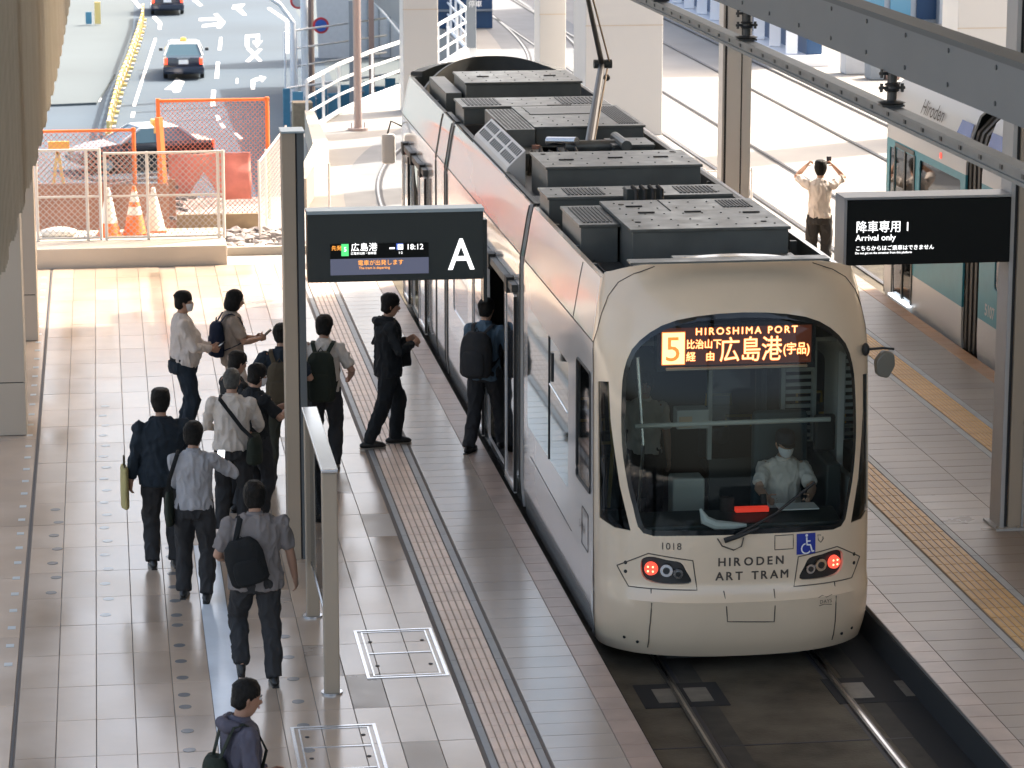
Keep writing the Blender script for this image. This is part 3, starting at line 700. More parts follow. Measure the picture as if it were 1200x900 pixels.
def ztop(s):
    a = abs(s)
    if a < SC - .3: return 3.325 - .055 * (a / .9) ** 2.2
    if a < SC + .35:
        t = (a - SC + .3) / .65; t = t * t * (3 - 2 * t); b = 3.325 - .055 * ((SC - .3) / .9) ** 2.2; return b + (3.12 - b) * t
    return 3.12
MCURVE = [(1.50, 2.70), (1.43, 2.85), (1.33, 3.0), (1.20, 3.12), (1.02, 3.2), (.80, 3.262), (.70, 3.29)]; MASKS = SC + .02; CREASE = 2.575
def nose_car(fn, front, doors, wins, name):
    tail = SA_
    O = [(-tail, -.12), (-SC - .1, -.12)] + [(s / 20 * (SC - .05), -.12 - .03 * (1 - (s / 20) ** 2)) for s in range(-20, 21)] + [(SC + .1, -.12), (tail, -.12), (tail, 3.12)]
    top = [(s, ztop(s)) for s in [SC + .5 - (2 * SC + 1.0) * i / 60 for i in range(61)]]
    O = O + top + [(-tail, 3.12)]
    reg = {}
    for k, sg in (('l', -1), ('r', 1)):
        reg['hull_' + k] = [(sg * (tail + .2), -.3), (sg * MASKS, -.3), (sg * MASKS, 1.4), (sg * (MASKS - .03), CREASE), (sg * (tail + .2), CREASE)]
        reg['corner_' + k] = [(sg * MASKS, CREASE), (sg * (MASKS + .10), CREASE), (sg * (MASKS + .45), 3.5), (sg * .9, 3.5)] + [(sg * q[0], q[1]) for q in reversed(MCURVE)] + [(sg * (MASKS - .03), CREASE)]
        reg['fascia_' + k] = [(sg * (tail + .2), CREASE), (sg * (MASKS + .10), CREASE), (sg * (MASKS + .45), 3.5), (sg * (tail + .2), 3.5)]
    reg.update({'frit': WINS, 'windscreen': INN, 'ql': QL, 'qr': QR, 'lampl': LL, 'lampr': LR})
    for k, P in wins.items(): reg['w' + k] = P
    for k, P in doors.items(): reg['d' + k] = P
    return cut_surface(O, reg, fn, .09, .09, {'windscreen': -.004, 'frit': -.002, 'ql': -.01, 'qr': -.01, 'lampl': -.035, 'lampr': -.035})
# --- front car ---
fnA = surf
def sY(y): return -(y - TIP - ND + SC)       # left side: world y -> s
winsA = {'side': rounded([(sY(26.95), .90), (sY(26.95), 2.10), (sY(29.65), 2.16), (sY(29.65), .90)], .08), 'cab': rounded([(sY(25.62), 1.18), (sY(25.62), 2.27), (sY(26.42), 2.27), (sY(26.42), 1.16)], .05),
         'rs': rounded([(-sY(26.95), .90), (-sY(26.95), 2.10), (-sY(29.65), 2.16), (-sY(29.65), .90)], .08), 'rc': rounded([(-sY(25.55), 1.18), (-sY(25.55), 2.27), (-sY(26.42), 2.27), (-sY(26.42), 1.16)], .05)}
resA = nose_car(fnA, True, {}, winsA, 'front')
def car(fn, rear, res):
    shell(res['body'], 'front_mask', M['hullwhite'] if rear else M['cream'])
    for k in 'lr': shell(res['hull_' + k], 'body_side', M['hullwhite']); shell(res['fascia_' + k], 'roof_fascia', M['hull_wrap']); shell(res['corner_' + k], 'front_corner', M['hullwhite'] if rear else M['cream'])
    ws = res['windscreen'].build('windscreen', M['glass_front'], TR, smooth=True); fr = res['frit'].build('windscreen_border', M['black_gloss'], TR, smooth=True)
    for k in ('ql', 'qr'): res[k].build('corner_window', M['glass_corner'], TR, smooth=True)
    for k in res:
        if k[0] == 'w' and k != 'windscreen': res[k].build('side_window', M['glass_bright'] if 'side' in k else M['glass_side'], TR)
    for k, P in (('lampl', LL), ('lampr', LR)):
        sg = -1 if k == 'lampl' else 1
        hl = res[k].build('headlight', M['lamp_dark'], TR, smooth=True); l = root_loc(hl)
        for (s, z, r, mm, nm) in ((.845, .675, .062, 'red_lamp', 'tail_lamp'), (.705, .665, .062, 'chrome', 'lamp'), (.60, .64, .048, 'chrome', 'lamp')):
            p = fn(sg * s, z, -.028); q = fn(sg * s, z, .004 if nm == 'tail_lamp' else -.008)
            MB().tube([p, q], [r, r * .9], n=18, hint=(1, 0, 0), dome=False).build(nm, M[mm], hl)
            if nm == 'tail_lamp':
                for dx in (-.022, .022):
                    for dz in (-.02, .02): MB().tube([fn(sg * s + dx, z + dz, .003), fn(sg * s + dx, z + dz, .007)], .009, n=8).build('led_dot', M['led'], hl)
            if nm == 'lamp': MB().tube([fn(sg * s, z, -.009), fn(sg * s, z, -.002)], r * .5, n=14).build('lens', M['lamp_dark'], hl)
        # chrome ring round the lamps
    seam(fn, [(-.55 * 0 - 1.17, .67), (-.864, .815), (-.473, .765), (-.435, .50), (-1.05, .50)], closed=True); seam(fn, [(1.17, .67), (.864, .815), (.473, .765), (.435, .50), (1.05, .50)], closed=True)
    for sg in (-1, 1):
        for z in (.71, .63): MB().tube([fn(sg * 1.08, z, -.004), fn(sg * 1.08, z, .003)], .017, n=10).build('bolt', M['lamp_dark'], TR)
        seam(fn, [(sg * .84, .50), (sg * .85, .20), (sg * .87, -.06)]); 
        for q in ((.97, -.01), (1.10, .02)): MB().tube([fn(sg * q[0], q[1], -.004), fn(sg * q[0], q[1], .003)], .014, n=10).build('bolt', M['lamp_dark'], TR)
    seam(fn, [(-.20, .49), (-.17, .22), (.25, .20), (.25, .49)], closed=False)
    # hood rim: roof cap inward of the nose top, then the wall of the equipment well
    tipc = TIP; n = 61; mb = MB(); ss = [-SA_ + 2 * SA_ * i / 240 for i in range(241)]
    for s in ss:
        z = ztop(s); x, y, _ = fn(s, z, -.004); cy = (25.9 if not rear else 68 - 25.9)
        a = abs(s); inn = .05 if a > SC + .3 else .16
        sx = (x - CX) * (1 - inn / 1.2); dy = 0.0
        if a < SC + .4: dy = (.10 if a < SC - .3 else .10 * (SC + .4 - a) / .7) * (1 if not rear else -1)
        mb.v += [(x, y, z), (CX + sx, y + dy, z + (.006 if a < SC else 0)), (CX + sx, y + dy, 2.87)]
    for i in range(240):
        a = i * 3; mb.f += [(a, a + 3, a + 4, a + 1), (a + 1, a + 4, a + 5, a + 2)]; mb.m += [0, 1]
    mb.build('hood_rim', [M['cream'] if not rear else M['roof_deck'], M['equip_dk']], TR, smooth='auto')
car(fnA, False, resA)
# mask / side joint line, fascia crease line and fascia panel joint
for sg in (-1, 1):
    pts = [(sg * MASKS, -.1), (sg * MASKS, 1.4), (sg * (MASKS - .03), CREASE)] + [(sg * q[0], q[1]) for q in MCURVE[:-1]]
    seam(fnA, pts, r=.0045)
    seam(fnA, [(sg * (SC + .06), 2.578), (sg * SA_, 2.578)], r=.006, name='crease_trim'); seam(fnA, [(sg * (SC + 1.3), 2.58), (sg * (SC + 1.3), 3.1)], r=.004)
    seam(fnA, [(sg * (SC + 1.3), .55), (sg * (SC + 4.0), .62)], r=.004, name='lower_panel_seam')
# window divider and hopper in the big side window
for yy, zz0, zz1 in ((28.15, .9, 2.13),):
    p = surf(sY(yy), zz0, .004); q = surf(sY(yy), zz1, .004); MB().bar(p, q, .02, .012, up=(1, 0, 0)).build('window_divider', M['rubber'], TR)
p = surf(sY(27.95), 1.72, .006); q = surf(sY(27.95), 2.0, .006); MB().bar(p, q, .05, .014, up=(1, 0, 0)).build('window_latch', M['rubber'], TR)
seam(fnA, [(sY(28.12), 1.66), (sY(26.98), 1.62)], r=.009, name='hopper_rail', m='hullwhite')
seam(fnA, rounded([(sY(25.62), 1.18), (sY(25.62), 2.27), (sY(26.42), 2.27), (sY(26.42), 1.16)], .05), closed=True, r=.014, name='window_seal', m='rubber')
# small hatches and stickers low on the side
seam(fnA, rounded([(sY(25.75), .60), (sY(25.75), .95), (sY(26.1), .95), (sY(26.1), .60)], .02), closed=True, r=.005, name='service_hatch')
# --- middle car ---
def side_car(y0, y1, sgn, doors, wins, crease_seams=()):
    fn = side_fn(sgn); O = [(y0, -.10), (y1, -.10), (y1, 3.12), (y0, 3.12)]; reg = {}
    for i, P in enumerate(doors): reg['d%d' % i] = P
    for i, P in enumerate(wins): reg['w%d' % i] = P
    reg = dict([('fascia', [(y0 - .1, CREASE), (y1 + .1, CREASE), (y1 + .1, 3.2), (y0 - .1, 3.2)])] + list(reg.items()))
    res = cut_surface(O, reg, fn, .15, .10, {('w%d' % i): -.01 for i in range(len(wins))}); out = {'hull': res['body'], 'fascia': res['fascia']}
    for k, nm, m in (('hull', 'body_side', 'hullwhite'), ('fascia', 'roof_fascia', 'hull_wrap')):
        o = out[k]
        me = o.build(nm, M[m], TR, smooth='auto', fix=False)
        s = me.modifiers.new('thickness', 'SOLIDIFY'); s.thickness = .03
        c = me.data.polygons[0].normal; s.offset = -1 if c.x * sgn > 0 else 1; me.modifiers.new('crisp_rims', 'EDGE_SPLIT').split_angle = R(40)
    for k in res:
        if k[0] == 'w': res[k].build('side_window', M['glass_side'], TR)
    seam(fn, [(y0 + .02, 2.578), (y1 - .02, 2.578)], r=.006, name='crease_trim'); MB().box(CX + sgn * (HA - .20), CX + sgn * (HA - .145), y0, y1, 2.87, 3.12).build('well_wall', M['equip_dk'], TR)
    for y in (y0 + .012, y1 - .012):
        seam(fn, [(y, -.08), (y, 2.55), (y, 3.1)], r=.012, name='end_trim', m='bellows')
YM0, YM1 = 30.17, 36.82
side_car(YM0, YM1, -1, [rounded([(31.05, .02), (31.05, 2.12), (32.55 + .35, 2.12), (32.9, .02)], .04)], [rounded([(34.7, .9), (34.7, 2.1), (36.2, 2.1), (36.2, .9)], .08)])
side_car(YM0, YM1, 1, [], [rounded([(30.7, .9), (30.7, 2.1), (33.2, 2.1), (33.2, .9)], .08), rounded([(34, .9), (34, 2.1), (36.2, 2.1), (36.2, .9)], .08)])
# --- rear car ---
TOT = 68.0; fnC = mirror_y(surf, TOT)
def sYr(y): return -((TOT - y) - TIP - ND + SC)
winsC = {'side': rounded([(sYr(41.6), 1.1), (sYr(41.6), 2.1), (sYr(42.3), 2.1), (sYr(42.3), 1.1)], .06), 'rs': rounded([(-sYr(38.6), .9), (-sYr(38.6), 2.1), (-sYr(41.6), 2.1), (-sYr(41.6), .9)], .08)}
resC = nose_car(fnC, False, {'a': rounded([(sYr(39.85), .02), (sYr(39.85), 2.12), (sYr(41.15), 2.12), (sYr(41.15), .02)], .04)}, winsC, 'rear'); resC.pop('da', None)
resC['body'].v = list(resC['body'].v)
car(fnC, True, resC)
side_car(37.05, 68 - TAILA + .02, -1, [], []); side_car(37.05, 68 - TAILA + .02, 1, [], [])
seam(fnC, [(-(SC + .06), 2.578), (-SA_, 2.578)], r=.006, name='crease_trim')
# bellows between the cars
for y0, y1 in ((29.93, 30.17), (36.82, 37.05)):
    for k in range(4):
        a = y0 + (y1 - y0) * k / 4; b = y0 + (y1 - y0) * (k + 1) / 4; i0 = .03 + .03 * (k % 2); prof = []
        for z in (-.06, .2, 1, 2, 2.55, 2.75, 3.0, 3.10): prof.append((CX - HA + i0 + itp(LEAN, z), z))
        prof += [(2 * CX - x, z) for x, z in reversed(prof)]; MB().prism(prof, 'y', a + .004, b - .004).build('bellows_fold', M['bellows'], TR)
# sliding doors parked outside the openings
def leaf(y0, y1, full=True, off=.05):
    fn = side_fn(-1); x = CX - HA - off; L = root_loc(TR)
    d = MB().box(x, x + .035, y0, y1, .01, .10).box(x, x + .035, y0, y1, 2.06, 2.14).box(x, x + .035, y0, y0 + .06, .10, 2.06).box(x, x + .035, y1 - .06, y1, .10, 2.06).build('door', M['hullwhite'], TR, bevel=.004)
    MB().box(x + .012, x + .022, y0 + .06, y1 - .06, .10, 2.06).build('door_glass', M['glass_side'], d)
    MB().box(x - .004, x + .030, y0 - .016, y0 - .001, .03, 2.12).build('door_seal', M['rubber'], d); MB().box(x - .004, x + .030, y1 + .001, y1 + .016, .03, 2.12).build('door_seal', M['rubber'], d)
leaf(30.32, 31.05); leaf(33.0, 33.85); leaf(39.05, 39.85); leaf(41.2, 41.9)
for y0, y1 in ((30.35, 33.9), (39.0, 41.95)):
    MB().box(CX - HA - .07, CX - HA - .003, y0, y1, 2.16, 2.24).build('door_rail', M['equip_dk'], TR, bevel=.004)
    for y in (y0 + .3, (y0 + y1) / 2, y1 - .4): MB().box(CX - HA - .085, CX - HA - .005, y, y + .18, 2.10, 2.27).build('door_hanger', M['rubber'], TR, bevel=.005)
for y0, y1 in ((31.05, 32.9), (39.85, 41.15)):
    MB().box(CX - HA - .02, CX - HA + .10, y0, y1, -.01, .018).build('door_sill', M['steel'], TR)
# floor, ceiling, under-frame, roof deck
MB().box(CX - 1.19, CX + 1.19, 25.7, 42.3, -.02, .012).build('floor', M['inter_floor'], TR)
MB().box(CX - 1.10, CX + 1.10, 25.75, 42.25, 2.80, 2.955).build('roof_deck', M['roof_deck'], TR)
MB().box(CX - 1.17, CX + 1.17, 26.4, 41.6, 2.36, 2.40).build('ceiling_lining', M['inter'], TR)
MB().prism([(CX - .6, 25.25), (CX + .6, 25.25), (CX + .85, 25.6), (CX + .85, 42.6), (CX - .85, 42.6), (CX - .85, 25.6)], 'z', -.27, -.03).build('underframe', M['rubber'], TR)
# dark rear cowl seen over the equipment
mb = MB(); n = 24
for i in range(n + 1):
    x = CX - 1.08 + 2.16 * i / n; u = (x - CX) / 1.08; z = 3.42 - .30 * abs(u) ** 2.6; y = 42.1 - 1.3 * abs(u) ** 2.2; mb.v += [(x, y, 2.9), (x, y, z), (x, y + .30, z - .04)]
for i in range(n):
    a = i * 3; mb.f += [(a, a + 3, a + 4, a + 1), (a + 1, a + 4, a + 5, a + 2)]; mb.m += [0, 0]
mb.build('rear_cowl', M['roof_deck'], TR, smooth='auto')

# --- roof equipment ---
def eqbox(x0, x1, y0, y1, z1, z0=2.87, name='equipment_box', lid=True, m='equip', vents=(), handles=(), holes=()):
    b = MB().box(x0, x1, y0, y1, z0, z1 - .03).build(name, M[m], TR, bevel=.006)
    if lid:
        l = MB().box(x0 - .02, x1 + .02, y0 - .02, y1 + .02, z1 - .029, z1).build('lid', M['equip_top'], b, bevel=.005)
    for (vx0, vx1, vy0, vy1, n) in vents:
        mb = MB()
        for i in range(n):
            x = vx0 + (vx1 - vx0) * (i + .5) / n; mb.box(x - (vx1 - vx0) / n * .28, x + (vx1 - vx0) / n * .28, vy0, vy1, z1 + .001, z1 + .009)
        tag(mb.build('vent_louvres', M['equip_dk'], b), kind='stuff')
    mb = MB()
    for (x, y) in handles: mb.box(x - .08, x + .08, y - .012, y + .012, z1 + .001, z1 + .012)
    if handles: tag(mb.build('handle_slot', M['rubber'], b), kind='stuff')
    mb = MB()
    for (x, y) in holes: mb.tube([(x, y, z1 + .0005), (x, y, z1 + .006)], .028, n=12)
    if holes: tag(mb.build('lifting_hole', M['rubber'], b), kind='stuff')
    mb = MB(); rr = random.Random(int(x0 * 100 + y0 * 10))
    if lid:
        nx = max(2, int((x1 - x0) / .17)); ny = max(2, int((y1 - y0) / .3))
        for i in range(nx):
            for j in range(ny):
                px, py = x0 + (x1 - x0) * (i + .5) / nx, y0 + (y1 - y0) * (j + .5) / ny
                if not any(v[0] < px < v[1] and v[2] < py < v[3] for v in vents): mb.box(px - .008, px + .008, py - .008, py + .008, z1 + .0005, z1 + .006)
        bo = mb.build('bolt_heads', M['equip_dk'], b); bo['kind'] = 'stuff'
    return b
eqbox(4.80, 6.27, 26.85, 28.6, 3.37, vents=((5.9, 6.2, 28.05, 28.5, 9),), handles=((5.05, 28.2), (5.1, 27.8), (5.55, 27.8), (6.1, 27.7)), holes=((4.92, 27.25), (6.1, 27.15), (4.95, 28.35), (6.08, 28.1)))
eqbox(4.42, 4.775, 27.5, 28.65, 3.32, vents=((4.45, 4.75, 27.6, 28.55, 8),))
eqbox(5.02, 5.56, 25.62, 26.0, 3.26, name='small_box', holes=((5.07, 25.7),)); eqbox(5.75, 6.28, 26.3, 26.82, 3.12, name='small_box')
MB().box(4.48, 6.25, 25.16, 25.35, 3.335, 3.352).build('walkway_plate', M['equip_top'], TR)
MB().box(5.35, 5.36, 27.9, 28.62, 3.371, 3.377).build('lid_joint', M['rubber'], TR)
eqbox(4.62, 6.27, 31.0, 32.15, 3.38, handles=((4.9, 31.5), (5.45, 31.6), (5.95, 31.6)), holes=((4.72, 32.0), (6.15, 32.0)))
eqbox(4.40, 6.26, 29.4, 30.05, 3.30, vents=((4.6, 5.0, 29.5, 29.95, 10), (5.75, 6.15, 29.5, 29.95, 10)))
eqbox(4.42, 4.60, 30.1, 30.9, 3.12, name='small_box', lid=False)
# cable duct with three bent hoses between the first two cars
cb = MB().box(5.15, 5.52, 29.16, 29.38, 3.05, 3.40).build('cable_duct', M['equip_dk'], TR, bevel=.01)
for i in range(4):
    x = 5.20 + .085 * i; MB().tube([(x, 29.14, 3.43), (x + .03, 29.06, 3.40), (x + .02, 29.0, 3.30), (x - .02, 28.95, 3.15), (x - .03, 28.95, 2.95)], .022, n=8).build('hose', M['rubber'], cb)
for sx in (-1, 1):
    for k in range(3): MB().tube([(5.33 + sx * .2, 29.15, 3.22 - .05 * k), (5.33 + sx * .45, 29.2, 3.12 - .05 * k), (5.33 + sx * .9, 29.25, 2.95 - .02 * k)], .02, n=8).build('hose', M['rubber'], cb)
# middle car: pale grille housing, perforated plate, panel, pantograph base
prof = [(4.37, 3.10), (4.40, 3.17), (4.60, 3.36), (4.60, 2.9), (4.37, 2.9)]
g = MB().prism(prof, 'y', 32.5, 35.4).build('air_intake', M['grille_white'], TR, bevel=.004)
for i in range(3):
    for k in range(7):
        for j in range(2):
            y = 32.62 + i * .95 + k * .12; t0 = .12 + .44 * j; a = Vector((4.41, 0, 3.18)); b = Vector((4.60, 0, 3.36)); d = b - a; p = a + d * t0 + Vector((-.69, 0, .72)) * .003; q = a + d * (t0 + .32) + Vector((-.69, 0, .72)) * .003
            MB().bar((p.x, y, p.z), (q.x, y, q.z), .055, .008, up=(-.69, 0, .72)).build('intake_slot', M['equip_dk'], g)
g = MB().box(4.63, 4.97, 34.3, 36.3, 2.9, 3.36).build('perforated_plate', M['equip_top'], TR, bevel=.004); mb = MB()
for i in range(7):
    for j in range(22): mb.box(4.655 + i * .045, 4.68 + i * .045, 34.38 + j * .087, 34.43 + j * .087, 3.361, 3.364)
o = mb.build('perforations', M['equip_dk'], g); o['kind'] = 'stuff'
eqbox(5.0, 6.28, 34.45, 36.45, 3.37, vents=((6.0, 6.25, 34.6, 36.3, 8),)); MB().box(5.1, 5.95, 35.6, 36.25, 3.371, 3.378).build('grey_panel', M['equip'], TR)
eqbox(4.60, 5.2, 33.7, 34.25, 3.16, name='small_box'); eqbox(5.75, 6.2, 33.4, 34.0, 3.28, name='resistor_box', m='equip_dk', lid=True)
eqbox(4.45, 6.28, 36.95, 37.85, 3.32, vents=((4.5, 4.95, 37.05, 37.75, 9), (5.7, 6.2, 37.05, 37.75, 10)))
eqbox(4.70, 6.22, 38.75, 40.1, 3.42, handles=((5.0, 39.4), (5.9, 39.4)))
eqbox(4.45, 4.66, 38.9, 40.9, 3.30, name='small_box', lid=False)
MB().box(5.5, 5.8, 36.88, 36.94, 3.25, 3.33).build('lid_hinge', M['rubber'], TR)
# loose cables, conduits and brackets on the roof
rr = random.Random(11)
for (x0, y0, x1, y1) in ((4.50, 26.2, 4.55, 27.4), (6.40, 26.0, 6.42, 31.0), (6.44, 29.0, 6.40, 36.5), (4.45, 30.95, 4.5, 32.4), (4.9, 26.1, 4.7, 26.8), (5.6, 26.2, 5.7, 26.8), (4.7, 28.75, 6.2, 28.85), (4.7, 30.3, 6.1, 30.6), (4.8, 32.3, 6.2, 32.35), (4.75, 36.6, 6.2, 36.75), (4.8, 38.2, 6.3, 38.4)):
    n = 7; P = [(x0 + (x1 - x0) * i / n + rr.uniform(-.02, .02), y0 + (y1 - y0) * i / n + rr.uniform(-.02, .02), 2.985 + rr.uniform(0, .03)) for i in range(n + 1)]
    MB().tube(P, rr.choice((.012, .018, .024)), n=8, hint=(0, 0, 1)).build('conduit', M[rr.choice(('rubber', 'equip', 'equip_dk'))], TR, smooth=True)
for y in (26.6, 27.6, 28.9, 30.6, 31.6, 33.2, 34.9, 36.3, 37.6, 39.5):
    for x in (4.40, 6.50): MB().box(x - .03, x + .03, y, y + .05, 2.955, 3.10).build('edge_bracket', M['equip'], TR)
for x, y in ((5.1, 30.72), (5.75, 30.7), (5.35, 32.35)): MB().box(x, x + .22, y, y + .18, 2.955, 3.12).build('junction_box', M['equip_top'], TR, bevel=.006)
# pantograph
pg = MB().box(5.0, 6.1, 32.5, 34.2, 2.95, 3.16).build('pantograph', M['equip_dk'], TR)
K = {'base': (5.72, 33.6, 3.05), 'knee': (6.0 - .13, 35.3, 3.98), 'head': (5.58, 33.9, 5.02)}
def pt(name, a, b, r, m='insul'): return MB().tube([a, b], r, n=10).build(name, M[m], pg)
bs = Vector((5.50, 33.65, 3.26)); kn = Vector((6.02, 35.9, 3.94)); hd = Vector((5.52, 34.0, 4.95))
MB().tube([bs, bs.lerp(kn, .5), kn], [.055, .048, .040], n=12).build('lower_arm', M['insul'], pg)
MB().tube([kn, kn.lerp(hd, .5), hd], [.034, .030, .026], n=12).build('upper_arm', M['insul'], pg)
pt('link_rod', bs + Vector((.09, .2, 0)), kn + Vector((.05, -.1, -.05)), .012, 'bbeige'); pt('link_rod', kn + Vector((.09, 0, .03)), hd + Vector((.07, .05, -.03)), .011, 'bbeige')
MB().tube([kn - Vector((.10, 0, 0)), kn + Vector((.12, 0, 0))], .055, n=14).build('knee_joint', M['equip_dk'], pg); MB().ball(kn + Vector((.05, -.06, -.16)), .045, 10).build('damper', M['equip_dk'], pg, smooth=True)
MB().tube([bs - Vector((.28, 0, .02)), bs + Vector((.35, 0, -.02))], .07, n=14).build('pivot_tube', M['equip_top'], pg, smooth='auto')
MB().tube([bs + Vector((-.45, .2, .02)), bs + Vector((-.16, -.1, .05))], .05, n=14).build('spring', M['steel'], pg); MB().tube([bs + Vector((.35, .3, .04)), bs + Vector((.35, -.5, .04))], .06, n=12).build('drum', M['equip'], pg)
for dy in (-.22, .22): MB().tube([(5.5 - .78, 34 + dy, 4.98), (5.5 - .55, 34 + dy, 5.13), (5.5 + .55, 34 + dy, 5.13), (5.5 + .78, 34 + dy, 4.98)], .018, n=8, hint=(0, 1, 0)).build('contact_strip', M['insul'], pg)
MB().tube([(5.20, 34, 5.02), (5.82, 34, 5.02)], .016, n=8, hint=(0, 1, 0)).build('head_bar', M['insul'], pg)
for x in (4.95, 6.05):
    for y in (32.6, 34.1): MB().tube([(x, y, 2.87), (x, y, 3.2)], .05, n=12).build('foot_insulator', M['rust'], pg)
for k in range(6): MB().tube([(4.75 + .1 * k, 33.35 + .06 * (k % 3), 2.9), (4.8 + .1 * k, 33.4, 3.22 + .03 * (k % 2)), (4.78 + .12 * k, 32.7, 2.92)], .02, n=7).build('cable', M['rubber'], pg)

# --- front fittings ---
def on_front(name, P, m, off_=.004, parent=None, thick=.0):
    mb = MB(); P = dense(P, .06)
    c = (sum(p[0] for p in P) / len(P), sum(p[1] for p in P) / len(P)); mb.v = [surf(c[0], c[1], off_)] + [surf(s, z, off_) for s, z in P]; n = len(P)
    mb.f = [(0, 1 + i, 1 + (i + 1) % n) for i in range(n)]; mb.m = [0] * n; return mb.build(name, M[m], parent or TR)
def text_front(name, txt, size, s, z, m, align='CENTER', off_=.004, **k):
    me = text_mesh(txt, size, 0, align, **k); L = root_loc(TR)
    for v in me.vertices: p = surf(s + v.co.x, z + v.co.y, off_); v.co = Vector(p) - L
    me.materials.clear(); me.materials.append(M[m]); o = bpy.data.objects.new(name, me); C.objects.link(o); o.parent = TR; return o
def letters(txt, size, s0, z, gap):
    ms = []; w_ = []
    for ch in txt:
        if ch == ' ': ms.append(None); w_.append(size * .30); continue
        me = text_mesh(ch, size); xs = [v.co.x for v in me.vertices]; mn, mx_ = min(xs), max(xs)
        for v in me.vertices: v.co.x -= mn
        ms.append(me); w_.append(mx_ - mn)
    tot = sum(w_) + gap * (len(txt) - 1); x = s0 - tot / 2; L = root_loc(TR)
    for me, ww in zip(ms, w_):
        if me is not None:
            mb = MB(); vs = [(v.co.x, v.co.y) for v in me.vertices]; fs = [tuple(p.vertices) for p in me.polygons]
            for dx, dy, of in ((0, 0, .004), (.0045, 0, .0044), (0, .004, .0048), (.0045, .004, .0052)): mb.add([tuple(Vector(surf(x + a + dx, z + b_ + dy, of)) - L) for a, b_ in vs], fs)
            me = mb.mesh('letter', M['seam']); o = bpy.data.objects.new('letter', me); C.objects.link(o); o.parent = TR
        x += ww + gap
letters('HIRODEN', .105, .04, .712, .034); letters('ART TRAM', .105, .050, .585, .026)
text_front('fleet_number', '1018', .088, -.665, .860, 'seam', space=1.1)
for s0, s1, z0, z1 in ((.254, .424, .842, .968),): seam(surf, [(s0, z0), (s0, z1), (s1, z1), (s1, z0)], closed=True, r=.004, name='blank_plate')
st = on_front('wheelchair_sticker', [(.455, .785), (.455, .972), (.635, .968), (.635, .780)], 'sticker_blue')
# wheelchair symbol from strokes
def stroke(P, w_, m='paint_white'):
    Pd = dense(P, .02, closed=False); mb = MB(); n = len(Pd)
    for i, (s, z) in enumerate(Pd):
        a = Pd[max(0, i - 1)]; b = Pd[min(n - 1, i + 1)]; t = Vector((b[0] - a[0], b[1] - a[1])).normalized()
        mb.v += [surf(s - t.y * w_ / 2, z + t.x * w_ / 2, .007), surf(s + t.y * w_ / 2, z - t.x * w_ / 2, .007)]
    for i in range(n - 1): mb.f.append((2 * i, 2 * i + 1, 2 * i + 3, 2 * i + 2)); mb.m.append(0)
    return mb.build('wheelchair_symbol', M[m], st)
stroke([(.545 + .045 * math.cos(a), .835 + .045 * math.sin(a)) for a in [R(100 + 25 * i) for i in range(10)]], .013); stroke([(.548, .935), (.552, .868), (.585, .865), (.603, .805), (.622, .808)], .014)
stroke([(.553, .90), (.585, .90)], .012); on_front('symbol_head', [(.548 + .013 * math.cos(a), .952 + .013 * math.sin(a)) for a in [R(30 * i) for i in range(12)]], 'paint_white', .007, st)
seam(surf, [(.69, .94), (.66, .945), (.665, .90), (.69, .875), (.715, .905), (.71, .925)], r=.004, name='small_emblem', closed=False)
text_front('small_lettering', 'DAYS', .048, .735, .335, 'seam', space=1.1); seam(surf, [(.66, .395), (.70, .41), (.74, .39), (.80, .405)], r=.003, name='scroll_line'); seam(surf, [(.67, .315), (.72, .325), (.80, .312)], r=.003, name='scroll_line')
# side lettering low on the hull (small marks)
text_side = lambda txt, y, z, size: text_on('small_marking', txt, size, (CX - HA - .004, y, z), M['seam'], TR, right=(0, -1, 0), up=(0, 0, 1), ext=.0)
text_side('5-1018', 26.25, .72, .11); text_side('ROOM 1', 26.0, .90, .07)
# wiper
wp = MB().tube([surf(-.20, .945, .02), surf(-.08, .99, .045), surf(.10, 1.06, .055)], [.024, .022, .014], n=8).build('wiper', M['rubber'], TR)
MB().tube([surf(-.10, 1.0, .05), surf(.25, 1.17, .03), surf(.62, 1.42, .02)], .013, n=8).build('wiper_blade', M['rubber'], wp)
MB().tube([surf(-.26, .965, .015), surf(-.22, .90, .025), surf(-.12, .86, .025), surf(-.05, .89, .02), surf(-.03, .97, .02)], .006, n=6).build('washer_hose', M['seam'], wp)
# mirrors
def side_mirror(bx, by, bz, sg, size, lab='wing_mirror'):
    m_ = MB().tube([(bx, by, bz), (bx + sg * .14, by - .06, bz + .02), (bx + sg * .24, by - .07, bz + .01)], .012, n=8).build(lab, M['rubber'], TR)
    MB().ball((bx, by, bz), (.035, .05, .06), 12).build('mount', M['rubber'], m_, smooth=True)
    cx, cy, cz = bx + sg * .15, by - .09, bz - .11
    vs = [Vector((-.085, 0, -.12)), Vector((.03, 0, -.15)), Vector((.10, 0, -.02)), Vector((.085, 0, .11)), Vector((-.02, 0, .13)), Vector((-.10, 0, .03))]
    P = rounded([(v.x * size, v.z * size) for v in vs], .03); P = [(cx + p[0] * sg, cz + p[1]) for p in P]
    h = MB().prism(P, 'y', cy - .05, cy + .05).build('housing', M['mirror_grey'], m_, bevel=.012)
side_mirror(CX + 1.17, 25.3, 2.50, 1, .88)
m_ = MB().tube([(CX - 1.2, 42.75, 2.35), (CX - 1.36, 42.85, 2.42), (CX - 1.42, 42.86, 2.2)], .014, n=8).build('wing_mirror', M['rubber'], TR)
MB().box(CX - 1.50, CX - 1.30, 42.80, 42.88, 1.80, 2.24).build('housing', M['white_col'], m_, bevel=.04)
